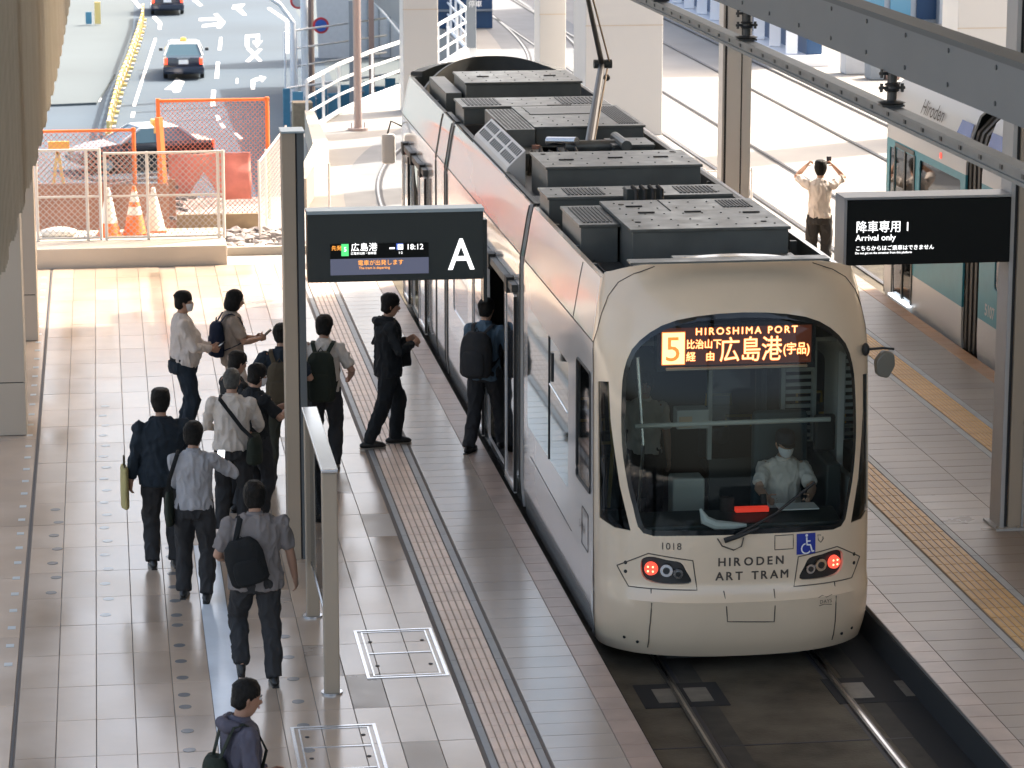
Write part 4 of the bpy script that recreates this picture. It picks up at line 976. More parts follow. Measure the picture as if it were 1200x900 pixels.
# destination display behind the windscreen
dd = MB().box(CX - .74, CX + .68, 25.16, 25.30, 2.38, 2.80).build('destination_display', M['black_gloss'], TR)
yd = 25.152
def on(nm, txt, size, x, z, m='led', **k):
    k['bold'] = .0; text_on(nm, txt, size, (CX + x, yd, z), M[m], dd, ext=.001, **k)
    for q, (dx, dz) in enumerate(((-.005, 0), (.005, 0), (0, .005), (0, -.005))): text_on(nm + '_glow', txt, size, (CX + x + dx, yd + .0025 + .0002 * q, z + dz), M['led_glow'], dd, ext=.0, **k)
MB().box(CX - .69, CX + .64, 25.156, 25.16, 2.43, 2.765).build('led_backing', M['led_bg'], dd)
MB().box(CX - .69, CX - .495, 25.150, 25.155, 2.445, 2.725).build('number_tile', M['led'], dd); MB().box(CX - .697, CX - .488, 25.1555, 25.1575, 2.438, 2.732).build('number_tile_glow', M['led_glow'], dd)
text_on('route_number', '5', .31, (CX - .675, 25.147, 2.475), M['led_glow'], dd, ext=.001)
on('destination_english', 'HIROSHIMA PORT', .088, -.40, 2.700, space=1.35)
on('via_text', '比治山下', .088, -.48, 2.585, sx=.9); on('via_text', '経　由', .088, -.48, 2.475, sx=.98)
on('destination_text', '広島港', .235, -.185, 2.475, sx=.80); on('destination_suffix', '(宇品)', .115, .385, 2.515, sx=.80)
MB().box(CX - .66, CX + .60, 25.12, 25.155, 2.395, 2.415).build('display_ledge', M['bbeige'], dd)

# --- cab interior ---
MB().tube([(CX - .88, 25.45, 1.83), (CX + .90, 25.45, 1.84)], .022, n=10, hint=(0, 0, 1)).build('sun_blind_rod', M['inter'], TR)
cn = MB().prism([(25.15, .55), (25.15, .98), (25.45, 1.04), (25.62, .95), (25.62, .05), (25.3, .05)], 'x', CX - .95, CX + .95).build('driver_console', M['inter_dk'], TR, bevel=.02)
MB().box(CX + .02, CX + .32, 25.30, 25.37, 1.045, 1.085).build('red_light_bar', M['red_panel'], cn); MB().box(CX + .42, CX + .78, 25.30, 25.52, 1.05, 1.062).build('document', M['paint_white'], cn, bevel=.002)
MB().tube([(CX + .32, 25.5, 1.04), (CX + .32, 25.55, 1.14)], .03, n=10).build('control_lever', M['rubber'], cn)
MB().box(CX - .10, CX + .02, 25.40, 25.46, 1.03, 1.16).build('meter', M['rubber'], cn)
sp = MB().tube([surf(-.40, 1.20, -.10), surf(-.36, 1.10, -.10), surf(-.26, 1.055, -.10), surf(-.10, 1.045, -.10), surf(.02, 1.045, -.10)], [.010, .045, .045, .034, .016], n=8, hint=(0, 0, 1)).build('pale_trim', M['paint_white'], cn)  # white arc modelled in place of a windscreen reflection
stt = MB().box(CX + .40, CX + .92, 26.35, 26.48, .72, 1.72).build('driver_seat', M['seat'], TR, bevel=.05); MB().box(CX + .40, CX + .92, 25.9, 26.4, .60, .72).build('cushion', M['seat'], stt, bevel=.04); MB().box(CX + .56, CX + .76, 26.0, 26.3, .012, .60).build('pedestal', M['inter_dk'], stt)
MB().box(CX + 1.0, CX + 1.14, 25.95, 26.9, .02, 1.30).build('cab_locker', M['inter_dk'], TR, bevel=.02)
bh = MB().box(CX + .10, CX + 1.12, 26.90, 26.94, .02, 1.15).build('cab_bulkhead', M['inter_dk'], TR); MB().box(CX + .10, CX + .80, 26.91, 26.93, 1.15, 2.30).build('bulkhead_glass', M['glass_clear'], bh)
for x in (.10, .80, 1.1): MB().box(CX + x - .02, CX + x + .02, 26.89, 26.95, 1.15, 2.34).build('bulkhead_post', M['inter'], bh)
mb = MB()
for i in range(16): mb.box(CX + .83, CX + 1.08, 26.91, 26.925, 1.2 + i * .07, 1.235 + i * .07)
o = mb.build('roller_blind', M['inter'], bh)
MB().box(CX + .78, CX + .98, 25.55, 25.62, 1.52, 1.86).build('interior_mirror', M['rubber'], TR, bevel=.03)
for x, z0 in ((-.98, .9), (-.70, .8)):
    MB().tube([(CX + x, 26.2, z0), (CX + x + .02, 26.1, 1.5), (CX + x - .02, 26.2, 2.3)], .018, n=10).build('grab_pole', M['yellow'] if x < -.9 else M['steel'], TR)
for i, y in enumerate((27.2, 28.2, 29.2)):
    for x in (-.95, .55):
        if x > 0 and i == 0: continue
        s_ = MB().box(CX + x, CX + x + .42, y, y + .42, .42, .50).build('passenger_seat', M['seat'], TR, bevel=.03); MB().box(CX + x, CX + x + .42, y + .42, y + .50, .50, 1.05).build('seat_back', M['seat'], s_, bevel=.03)
        MB().tube([(CX + x + .08, y + .46, 1.05), (CX + x + .08, y + .46, 1.16), (CX + x + .34, y + .46, 1.16), (CX + x + .34, y + .46, 1.05)], .016, n=8, hint=(0, 1, 0)).build('seat_handle', M['yellow'], s_)
        MB().box(CX + x + .15, CX + x + .27, y + .1, y + .3, .01, .42).build('seat_leg', M['inter_dk'], s_)
for x in (-.35, .35):
    MB().tube([(CX + x, 26.95, 2.1), (CX + x, 41, 2.1)], .016, n=8).build('ceiling_rail', M['steel'], TR)
fb = MB().box(CX - .36, CX - .06, 26.3, 26.55, .012, 1.12).build('fare_box', M['inter'], TR, bevel=.02)
fs = MB().box(CX - .34, CX - .04, 26.25, 26.45, 1.60, 1.78).build('fare_display', M['inter'], TR, bevel=.01); MB().box(CX - .32, CX - .20, 26.24, 26.25, 1.62, 1.72).build('fare_digits', M['bbeige'], fs)
# ================================================================ right-hand tram
RX = 11.17; RC = RX + 1.23
T2 = thing('tram', 'teal and white articulated tram behind the right pillar, number 5107', 'tram', (RC, 37, -.3), group=None)
def rcar(y0, y1, wins, doors, tealz=.46, low='t_white'):
    """body of one car: cross-section walls cut on the platform side"""
    prof = [(-.0, -.05), (0, 2.42), (.05, 2.7), (.14, 2.98), (.30, 3.14)]
    fn = lambda y, z, off=0.0: (RX + itp([(-.1, .02), (.1, 0), (2.40, 0), (2.7, .06), (3.0, .17), (3.16, .36)], z) - off, y, z)
    O = [(y0, -.10), (y1, -.10), (y1, 3.16), (y0, 3.16)]; reg = {}
    for i, P in enumerate(wins): reg['w%d' % i] = P
    for i, P in enumerate(doors): reg['d%d' % i] = P
    reg = dict([('lower_panel', [(y0 - .1, -.2), (y1 + .1, -.2), (y1 + .1, tealz), (y0 - .1, tealz)]), ('roof_fascia', [(y0 - .1, 2.22), (y1 + .1, 2.22), (y1 + .1, 3.3), (y0 - .1, 3.3)])] + list(reg.items()))
    res = cut_surface(O, reg, fn, .16, .10, {('w%d' % i): -.012 for i in range(len(wins))})
    grp = {'lower_panel': (res['lower_panel'], 0, M['t_white']), 'teal_band': (res['body'], 0, M['teal']), 'roof_fascia': (res['roof_fascia'], 0, M['t_white'])}
    for k, (o, mp, m) in grp.items():
        q = o.build(k, m, T2, smooth='auto'); s = q.modifiers.new('thickness', 'SOLIDIFY'); s.thickness = .03; s.offset = -1 if q.data.polygons[0].normal.x < 0 else 1; q.modifiers.new('crisp_rims', 'EDGE_SPLIT').split_angle = R(40)
    for k in res:
        if k[0] == 'w': res[k].build('side_window', M['glass_teal'], T2)
        if k[0] == 'd': res[k].build('door_glass', M['glass_teal'], T2)
    MB().box(RX + 2.40, RX + 2.46, y0, y1, -.1, 3.1).build('far_side', M['t_white'], T2); MB().box(RX + .30, RX + 2.2, y0 + .02, y1 - .02, 3.05, 3.13).build('roof', M['equip'], T2)
    MB().box(RX + .04, RX + 2.4, y0 + .02, y1 - .02, -.03, .01).build('floor', M['inter_floor'], T2)
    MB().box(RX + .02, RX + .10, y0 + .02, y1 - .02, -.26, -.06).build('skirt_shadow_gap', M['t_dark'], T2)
    for i in range(int((y1 - y0) / 1.1)):
        MB().box(RX + .35, RX + .8, y0 + .4 + 1.1 * i, y0 + .85 + 1.1 * i, .4, 1.15).build('passenger_seat', M['bbeige'], T2, bevel=.04)
rcar(37.72, 41.7, [rounded([(37.95, 1.02), (37.95, 2.12), (39.95, 2.12), (39.95, 1.02)], .06), rounded([(41.32, .9), (41.32, 2.1), (41.55, 2.1), (41.55, .9)], .04)], [rounded([(40.25, .03), (40.25, 2.12), (41.2, 2.12), (41.2, .03)], .03)])
rcar(30.0, 36.98, [rounded([(35.3, .95), (35.3, 2.12), (36.3, 2.12), (36.3, .95)], .08), rounded([(31.2, .95), (31.2, 2.12), (34.3, 2.12), (34.3, .95)], .08)], [])
for k in range(7):
    a = 37.0 + k * .10; i0 = .04 + .06 * (k % 2); P = [(RX + i0, -.08), (RX + i0, 2.4), (RX + i0 + .1, 2.8), (RX + i0 + .35, 3.06), (RX + 2.2, 3.06), (RX + 2.4 - i0, 2.4), (RX + 2.4 - i0, -.08)]
    MB().prism(P, 'y', a, a + .094).build('bellows_fold', M['bellows'], T2)
MB().box(RX + .01, RX + 2.38, 41.71, 41.75, -.05, 3.0).build('end_wall', M['t_dark'], T2)
for y in (40.2, 40.7, 41.24): MB().box(RX - .014, RX - .001, y - .025, y + .025, .02, 2.14).build('door_frame', M['t_dark'], T2)
MB().box(RX - .014, RX - .001, 40.23, 41.22, 2.14, 2.20).build('door_frame', M['t_dark'], T2); MB().box(RX - .05, RX - .002, 40.2, 41.25, -.01, .02).build('door_step_light', emit('step_light', (.85, .92, 1), 1.0), T2)
text_on('fleet_number', '5107', .21, (RX - .004, 36.66, .56), M['t_white'], T2, right=(0, -1, 0), ext=.0, bold=.005)
text_on('script_lettering', 'Hiroden', .30, (RX + .052, 40.2, 2.74), M['seam'], T2, right=(0, -1, 0), up=(.33, 0, .94), ext=.0, sx=1.1)
text_on('script_lettering', '路面電車', .13, (RX + .018, 40.1, 2.58), M['seam'], T2, right=(0, -1, 0), up=(.33, 0, .94), ext=.0)
MB().add([(RX - .003, 37.75, 2.47), (RX - .003, 38.5, 2.47), (RX + .105, 38.3, 2.88), (RX + .105, 37.75, 2.88)], [(0, 1, 2, 3)]).build('blue_print', M['t_blue'], T2)
MB().add([(RX - .003, 34.2, 2.47), (RX - .003, 36.94, 2.47), (RX + .105, 36.94, 2.88), (RX + .105, 34.2, 2.88)], [(0, 1, 2, 3)]).build('blue_print', M['t_blue'], T2)
MB().tube([(RX - .012, 38.9, 2.32), (RX - .002, 38.9, 2.32)], .045, n=12).build('side_lamp', M['red_lamp'], T2)
struct('right_track_bed', MB().box(11.06, 14.6, 8, 46, -1.2, -.30), M['bed'])

# ================================================================ outdoors
# viaduct deck at track level; its left edge follows the white railing
EDGE = [(-9, 45.0), (-9, 52.2), (3.25, 52.2), (3.9, 57), (4.16, 62.9), (5.1, 66.2), (6.1, 69.0), (7.02, 71.2), (8.35, 75.4), (9.62, 79.9), (9.9, 95), (9.9, 125)]
struct('viaduct_deck', MB().prism(EDGE + [(60, 125), (60, 46), (14.6, 46), (14.6, 45.0)], 'z', -1.5, -.306), M['deck'])
MB().box(-9, 3.3, 45.0, 52.0, -.305, -.02)
struct('pavement', MB().box(-9, 3.35, 45.02, 52.1, -.305, -.03), M['deck_slab'])
struct('roadside_deck', MB().box(14.6, 60, 8, 46, -1.5, -.306), M['deck'])
struct('ground', MB().add([(-900, -300, -6.05), (900, -300, -6.05), (900, 2500, -6.05), (-900, 2500, -6.05)], [(0, 1, 2, 3)]), M['asphalt_pale'])
struct('road', MB().add([(-1.2, 88, -6.04), (8.6, 88, -6.04), (9.6, 128, -6.04), (10.5, 175, -6.04), (11.5, 400, -6.04), (2.0, 400, -6.04), (1.9, 170, -6.04), (1.1, 130, -6.04), (.2, 108, -6.04)], [tuple(range(9))]), M['asphalt'])
struct('side_road', MB().add([(-30, 96, -6.044), (-.6, 96, -6.044), (.1, 110, -6.044), (.7, 126, -6.044), (-4, 131, -6.044), (-30, 118, -6.044)], [tuple(range(6))]), M['asphalt'])
struct('traffic_island', MB().prism([(-30, 119), (-4, 131.5), (.5, 128), (-.3, 117.6), (-1.6, 117.3), (-30, 113)], 'z', -6.1, -5.95), M['asphalt_pale'])
for y0 in (62, 72): pass
# other tram tracks on the deck
for xc, l in ((12.4, 'straight tram rails set in the pale deck beside the teal tram'), (16.0, 'straight tram rails farthest right on the pale deck')): track(xc, 8 if xc < 13 else 46.5, 120, False, label=l)
for (x0, y0, x1, y1) in ((11.0, 62, 13.0, 47), (14.3, 92, 14.5, 50)): pass
# road markings
RM = tag(MB().build('road_markings', M['paint_white']) if False else thing('road_markings', 'white lane lines and arrows painted on the blue-grey road', 'road marking', (3, 120, -6.03)), kind='structure')
ZM = -6.03
def mark(P, name='painted_line'): MB().add([(x, y, ZM) for x, y in P], [tuple(range(len(P)))]).build(name, M['paint_white'], RM)
def line(x0, y0, x1, y1, w_=.16): mark([(x0 - w_ / 2, y0), (x0 + w_ / 2, y0), (x1 + w_ / 2, y1), (x1 - w_ / 2, y1)])
MARKS = [
    ('lane_line', [(2.46, 144.28), (2.59, 144.26), (1.2, 116.84), (1.09, 116.86)]), ('lane_line', [(1.04, 115.01), (1.17, 115.0), (1.09, 113.21), (0.96, 113.23)]),
    ('lane_dash', [(5.58, 144.35), (5.72, 144.33), (5.41, 138.24), (5.26, 138.26)]), ('lane_dash', [(4.97, 132.94), (5.13, 132.92), (4.81, 126.29), (4.64, 126.31)]),
    ('lane_dash', [(4.35, 121.96), (4.52, 121.94), (4.27, 116.42), (4.09, 116.45)]), ('lane_dash', [(4.16, 113.31), (4.29, 113.51), (4.32, 112.15), (4.16, 111.76)]),
    ('lane_dash', [(4.22, 111.04), (4.35, 111.03), (4.4, 109.62), (4.25, 109.55)]), ('lane_dash', [(4.62, 108.14), (4.76, 108.12), (4.9, 106.49), (4.72, 106.24)]),
    ('lane_line', [(2.57, 156.0), (2.76, 156.37), (3.0, 152.88), (2.81, 152.16)]), ('lane_line', [(2.82, 152.13), (3.01, 152.5), (2.89, 148.88), (2.74, 148.9)]),
    ('lane_line', [(1.67, 166.51), (1.9, 166.48), (2.14, 161.71), (1.96, 161.32)]), ('lane_line', [(4.94, 166.06), (5.22, 166.02), (5.42, 162.53), (5.23, 162.13)]),
    ('edge_line', [(8.74, 160.18), (8.92, 160.79), (9.42, 153.52), (9.24, 152.41)]), ('edge_line', [(9.23, 152.1), (9.46, 153.2), (8.4, 136.3), (8.25, 136.32)]),
    ('straight_arrow', [(3.05, 126.92), (3.35, 125.2), (3.18, 123.35), (3.06, 121.54), (2.79, 121.22), (2.75, 122.43), (2.45, 122.47), (2.8, 124.39)]),
    ('turn_arrow', [(4.96, 154.71), (5.88, 155.16), (5.79, 157.14), (5.98, 157.51), (6.21, 152.44), (5.84, 149.19), (5.65, 149.22), (5.74, 150.66), (4.92, 149.68), (5.0, 151.12), (5.85, 152.12), (5.82, 153.63), (4.91, 153.37)]),
    ('turn_arrow', [(7.04, 162.52), (7.73, 163.07), (7.38, 160.58), (7.48, 156.31), (7.27, 156.14), (7.09, 159.79), (6.88, 160.23)]),
    ('uturn_mark', [(6.86, 145.37), (7.58, 145.78), (7.4, 142.44), (7.55, 142.42), (7.1, 139.26), (7.04, 142.16), (7.23, 142.3), (7.31, 144.45), (6.98, 144.16), (6.75, 139.62), (6.58, 139.65)]),
    ('cross_mark', [(6.58, 138.7), (6.78, 138.99), (7.02, 133.24), (6.86, 132.97)]), ('right_arrow', [(5.95, 121.99), (6.12, 125.46), (6.43, 126.45), (6.57, 126.43), (6.58, 127.22), (6.82, 126.4), (6.54, 124.64), (6.51, 125.41), (6.26, 124.93), (6.11, 121.97)]),
    ('small_arrow', [(-0.52, 118.53), (-0.26, 121.16), (-0.08, 119.5), (-0.16, 118.48)]), ('lane_dash', [(5.54, 126.18), (5.63, 126.17), (5.52, 124.27), (5.44, 124.28)])]
for nm, P in MARKS: mark(P, nm)
MB().add([(x, y, ZM + .004) for x, y in [(7.16, 138.62), (7.3, 138.29), (6.43, 132.74), (6.27, 133.05)]], [(0, 1, 2, 3)]).build('cross_mark', M['paint_white'], RM)

# yellow and white crash barrier along the left lane
t = thing('traffic_barrier', 'yellow and white linked traffic barrier curving along the left lane', 'barrier', (1, 125, -6.04)); BP = [(.12, 106), (.22, 109.9), (.62, 120.8), (1.05, 128.8), (1.67, 142), (2.0, 150), (2.13, 155.5)]; k = 0
for a, b in zip(BP, BP[1:]):
    n = max(1, int(math.dist(a, b) / 1.5))
    for i in range(n):
        p = [a[j] + (b[j] - a[j]) * i / n for j in (0, 1)]; q = [a[j] + (b[j] - a[j]) * (i + 1) / n for j in (0, 1)]
        MB().box(p[0] - .06, p[0] + .06, p[1] - .06, p[1] + .06, -6.04, -5.25).build('post', M['bar_yellow'], t); MB().box(p[0] - .16, p[0] + .16, p[1] - .16, p[1] + .16, -6.04, -5.93).build('foot', M['bar_yellow'] if k % 2 else M['fence_white'], t)
        MB().bar((p[0], p[1] + .08, -5.38), (q[0], q[1] - .08, -5.38), .07, .16).build('rail', M['bar_yellow'] if k % 3 else M['fence_white'], t); MB().bar((p[0], p[1] + .08, -5.68), (q[0], q[1] - .08, -5.68), .05, .10).build('rail', M['fence_white'], t); k += 1
t = thing('road_work_sign', 'small yellow and blue work stand on the island beyond the barrier', 'sign', (-.2, 152, -6.05))
MB().box(-.35, -.05, 151.9, 152, -6.0, -4.9).build('board', M['bar_yellow'], t); MB().box(-.8, -.5, 151.9, 152, -6.0, -5.4).build('crate', M['blue_panel'], t)

# cars
def car_obj(label, x, y, z, rz, paint, roof, lamp=True, plate=None, group=None):
    t = thing('taxi', label, 'taxi', (x, y, z), rz, group)
    # length along local y, rear at -y
    st = [(-2.3, .36, .62, .78), (-2.26, .26, .94, .83), (-1.6, .22, .98, .85), (-.9, .22, .99, .86), (.9, .22, .97, .86), (1.7, .24, .88, .84), (2.15, .28, .76, .78), (2.3, .36, .60, .70)]
    mb = MB()
    for (yy, z0, z1, hw) in st:
        for (u, v) in ((-1, 0), (-1.0, .45), (-.97, .78), (-.88, 1), (.88, 1), (.97, .78), (1.0, .45), (1, 0)): mb.v.append((u * hw, yy, z0 + (z1 - z0) * v))
    for i in range(len(st) - 1):
        for j in range(8): a = i * 8 + j; b = i * 8 + (j + 1) % 8; mb.f.append((a, b, b + 8, a + 8)); mb.m.append(0)
    mb.f += [tuple(range(8)), tuple(range(56, 64))]; mb.m += [0, 0]
    mb.build('body', M[paint], t, smooth='auto', local=True, bevel=.02)
    # greenhouse
    g = [(-1.65, .96, -1.05, 1.42), (.95, .94, .25, 1.44)]
    lo = [(-.80, -1.70), (.80, -1.70), (.80, .98), (-.80, .98)]; hi = [(-.62, -1.12), (.62, -1.12), (.62, .22), (-.62, .22)]
    mb = MB().add([(a, b, .955) for a, b in lo] + [(a, b, 1.40) for a, b in hi], [(0, 1, 5, 4), (1, 2, 6, 5), (2, 3, 7, 6), (3, 0, 4, 7)]); mb.build('window_glass', M['car_glass'], t, local=True)
    MB().add([(a * 1.03, b * 1.02, 1.395) for a, b in hi] + [(a * .9, b * .9, 1.47) for a, b in hi], [(0, 1, 5, 4), (1, 2, 6, 5), (2, 3, 7, 6), (3, 0, 4, 7), (4, 5, 6, 7), (3, 2, 1, 0)]).build('roof', M[roof], t, local=True, bevel=.03)
    for a, b in list(zip(lo, hi)) + [((-.80, -.36), (-.62, -.42)), ((.80, -.36), (.62, -.42))]: MB().bar((a[0], a[1], .955), (b[0], b[1], 1.41), .06, .06).build('pillar', M[roof], t, local=True)
    for sx in (-1, 1):
        for yy in (-1.42, 1.42):
            w_ = MB().tube([(sx * .68, yy, .30), (sx * .85, yy, .30)], .30, n=18).build('wheel', M['tyre'], t, local=True); MB().tube([(sx * .84, yy, .30), (sx * .865, yy, .30)], .18, n=14).build('hub', M['chrome'], w_, local=True)
        MB().box(sx * .80 - .13 * (sx > 0), sx * .80 + .13 * (sx < 0), -2.32, -2.24, .66, .92).build('tail_lamp', M['tail_red'], t, local=True, bevel=.01); MB().box(sx * .6 - .12, sx * .6 + .12, 2.18, 2.27, .58, .72).build('headlight', M['lamp_glass'], t, local=True)
        MB().box(sx * .98 - .08, sx * .98 + .08, .72, .82, .93, 1.06).build('wing_mirror', M['car_black'], t, local=True, bevel=.02)
    MB().box(-.86, .86, -2.38, -2.25, .34, .56).build('bumper', M[paint], t, local=True, bevel=.03); MB().box(-.86, .86, 2.2, 2.34, .34, .54).build('bumper', M[paint], t, local=True, bevel=.03)
    pl = MB().box(-.20, .20, -2.345, -2.325, .68, .86).build('number_plate', M['plate'], t, local=True); MB().box(-.26, .26, -2.33, -2.31, .90, .94).build('boot_trim', M['chrome'], t, local=True)
    if lamp: MB().prism([(-.16, 1.47), (.16, 1.47), (.10, 1.62), (-.10, 1.62)], 'y', -.55, -.40).build('roof_lamp', M['lamp_yellow'], t, local=True, bevel=.02)
    return t
car_obj('dark navy taxi with pale roof and orange roof lamp driving away in the left lane', 3.42, 128.2, -6.04, R(-2), 'car_navy', 'car_roof')
car_obj('dark navy taxi cut by the top edge of the photo, red tail lights', 3.40, 159.0, -6.04, R(0), 'car_navy', 'car_roof')
car_obj('dark taxi turning across the road behind the orange net fence', 1.15, 99.3, -6.04, R(108), 'car_black', 'car_roof')

# concrete barrier and chain-link fence at the far end of the left platform
tag(MB().box(-9, 1.79, 45.02, 46.75, -.03, .30).build('concrete_plinth', M['conc'], bevel=.02), 'low beige concrete plinth under the white chain-link fence', 'plinth')
def chain(x0, x1, y, z0, z1, m, parent, pitch=.095, r=.0045, name='wire_mesh', dirv=None):
    mb = MB(); W_ = x1 - x0; Hh = z1 - z0; n = int((W_ + Hh) / pitch) + 1; d = r
    def P(a, b): return (x0 + a, y, z0 + b) if dirv is None else (dirv[0] + dirv[2] * a, dirv[1] + dirv[3] * a, z0 + b)
    for i in range(n):
        c = i * pitch
        a0, b0 = max(0, c - Hh), min(c, Hh); a1, b1 = min(c, W_), max(0, c - W_)
        if a1 > a0: mb.bar(P(a0, b0), P(a1, b1), 2 * d, 2 * d, up=(0, 1, 0)); mb.bar(P(W_ - a0, b0), P(W_ - a1, b1), 2 * d, 2 * d, up=(0, 1, 0))
    o = mb.build(name, M[m], parent, fix=False); o['kind'] = 'stuff'; return o
def fence(label, x0, x1, y, z0, z1, posts, m='fence_white', wm='mesh_grey', rails=None, pr=.024, pitch=.095, cat='fence', wr=.0045):
    t = thing('chain_link_fence', label, cat, ((x0 + x1) / 2, y, z0))
    for x in posts: MB().tube([(x, y, z0), (x, y, z1)], pr, n=10).build('post', M[m], t)
    for z in (rails or (z0 + .04, z1 - .02)): MB().tube([(x0, y - .001, z), (x1, y - .001, z)], pr * .75, n=8).build('rail', M[m], t)
    chain(x0, x1, y + .01, z0 + .04, z1 - .02, wm, t, pitch, wr); return t
fence('white chain-link gate panel standing on the plinth, left of the cones', -1.08, -.10, 45.75, .30, 1.72, [-1.06, -.30, -.10], rails=(.34, .98, 1.70))
fence('white chain-link fence panel standing on the plinth behind the cones', -.02, 1.78, 45.72, .30, 1.66, [-.02, 0.62, 1.70, 1.78], rails=(.34, .98, 1.64))
for x, z0 in ((-.26, .0), (.02, .02)): pass
fence('tall orange net fence panel with a bare road behind it', .88, 2.72, 49.6, -.03, 2.02, [.88, 2.68], 'orange', 'mesh_orange', (1.98,), .035, .08, wr=.0035)
fence('lower orange net fence panel at the left behind the white fence', -1.25, .50, 49.0, -.03, 1.62, [-1.2, .46], 'orange', 'mesh_orange', (.42, 1.58), .032, .09, wr=.0035)
t = thing('chain_link_fence', 'pale mesh barrier beside the tracks in front of the white railing', 'fence', (2.9, 50, 0))
for x, y in ((2.42, 47.5), (2.6, 48.8), (3.0, 50.9), (3.12, 51.9), (3.5, 47.0)): MB().tube([(x, y, -.03), (x, y, 1.25)], .02, n=8).build('post', M['fence_white'], t)
MB().tube([(2.42, 47.5, 1.22), (3.12, 51.9, 1.22)], .016, n=8).build('rail', M['fence_white'], t); chain(0, 4.4, 0, 0, 1.2, 'fence_white', t, .16, .003, dirv=(2.42, 47.5, .157, .98))
# cones
def cone(x, y, stripes, label, h=.72):
    t = thing('traffic_cone', label, 'traffic cone', (x, y, .3)); r0 = .15
    zs = stripes
    MB().box(x - .19, x + .19, y - .19, y + .19, .301, .33).build('base', M['orange'], t, bevel=.01)
    for (a, b, m) in zs:
        ra = r0 * (1 - a) + .025; rb = r0 * (1 - b) + .025; MB().tube([(x, y, .33 + a * h), (x, y, .33 + b * h)], [ra, rb], n=20).build('band', M[m], t, smooth='auto')
cone(.02, 46.15, [(0, .25, 'orange'), (.251, 1, 'cone_white')], 'white traffic cone with an orange foot, left of the three')
cone(.42, 46.3, [(0, .38, 'orange'), (.381, .56, 'cone_white'), (.561, .66, 'orange'), (.661, .88, 'cone_white'), (.881, 1, 'orange')], 'orange traffic cone with white bands, in the middle of the three')
cone(.72, 46.5, [(0, 1, 'cone_white')], 'plain white traffic cone, right of the three', .66)
# site sheets and debris
def sheet(name, label, cat, x0, x1, y, z0, z1, m, wob=.06, peak=None):
    mb = MB(); nx, nz = 26, 12
    for i in range(nx + 1):
        for j in range(nz + 1):
            u = i / nx; v = j / nz; x = x0 + (x1 - x0) * u; zb = z0
            if peak and abs(u - peak) < .22: zb = z0 + (z1 - z0) * .62 * (1 - abs(u - peak) / .22)
            z = zb + (z1 - zb) * v; yy = y + wob * noise.noise(Vector((x * 2.2, z * 2.2, y))); mb.v.append((x, yy, z))
    for i in range(nx):
        for j in range(nz): a = i * (nz + 1) + j; mb.f.append((a, a + 1, a + nz + 2, a + nz + 1)); mb.m.append(0)
    o = mb.build(name, M[m], smooth=True); s = o.modifiers.new('t', 'SOLIDIFY'); s.thickness = .01; return tag(o, label, cat)
sheet('site_panel', 'rusty red-brown site hoarding behind the chain-link fence at the left', 'hoarding', -1.3, .06, 47.6, -.03, .92, 'rust', .03)
sheet('site_panel', 'rusty red-brown site hoarding behind the traffic cones', 'hoarding', .09, .98, 47.7, -.03, .88, 'rust', .03)
sheet('tarpaulin', 'pinkish red tarpaulin hanging on the fence, raised in a peak', 'tarpaulin', 1.02, 2.36, 48.9, .42, 1.18, 'tarp', .16, .42)
tag(MB().box(1.05, 2.45, 48.6, 48.7, -.03, .22).build('timber_board', M['timber']), 'brown timber board lying below the red tarpaulin', 'board')
t = thing('orange_hoarding_post', 'thick orange and brown post leaning beside the tall net fence', 'post', (.93, 47.9, 0)); MB().bar((.95, 47.9, -.03), (.86, 48.0, 1.9), .09, .09).build('shaft', M['orange'], t); MB().bar((1.03, 47.9, -.03), (1.02, 48.0, .9), .14, .1).build('stub', M['rust'], t)
mb = MB(); rr = random.Random(4)
for i in range(330):
    reg = rr.choice([(1.9, 3.1, 46.3, 48.2), (1.9, 3.1, 46.3, 48.2), (-1.2, .9, 48.2, 51), (.2, .8, 46.2, 47.2)]); x = rr.uniform(reg[0], reg[1]); y = rr.uniform(reg[2], reg[3]); s = rr.uniform(.03, .12)
    b0 = len(mb.v); mb.ball((x, y, -.03 + s * .4), (s, s * rr.uniform(.6, 1.2), s * .6), 6)
    for k in range(b0, len(mb.v)): v = mb.v[k]; mb.v[k] = (v[0] + rr.uniform(-.3, .3) * s, v[1] + rr.uniform(-.3, .3) * s, v[2] + rr.uniform(-.2, .2) * s)
tag(mb.build('rubble', M['rock']), 'grey broken rubble heaped behind the fence', 'rubble', kind='stuff')
mb = MB()
for i in range(26):
    x = rr.uniform(-.9, .9); y = rr.uniform(48, 50.5); a = rr.uniform(-.6, .6); L_ = rr.uniform(.5, 1.2); z = rr.uniform(.1, .7); mb.bar((x, y, z), (x + L_ * math.cos(a), y + L_ * math.sin(a), z + rr.uniform(-.2, .2)), .05, .05)
tag(mb.build('scrap_pile', M['rebar']), 'dark tangle of pipes and scrap behind the chain-link fence', 'scrap', kind='stuff')
for i, (x, y, w_, l) in enumerate(((-.75, 46.2, .3, 'pale sandbag lying at the foot of the left fence panel'), (2.9, 46.35, .34, 'grey sandbag lying by the rubble right of the fence'))):
    o = MB().ball((x, y, .36 if x < 1 else .05), (w_, .16, .09), 12).build('sandbag', M['cone_white'] if i == 0 else M['rock'], smooth=True); tag(o, l, 'sandbag')
tag(MB().box(1.8, 3.2, 46.0, 46.12, -.03, .10).build('kerb_beam', M['conc']), 'pale kerb beam in front of the rubble', 'kerb')
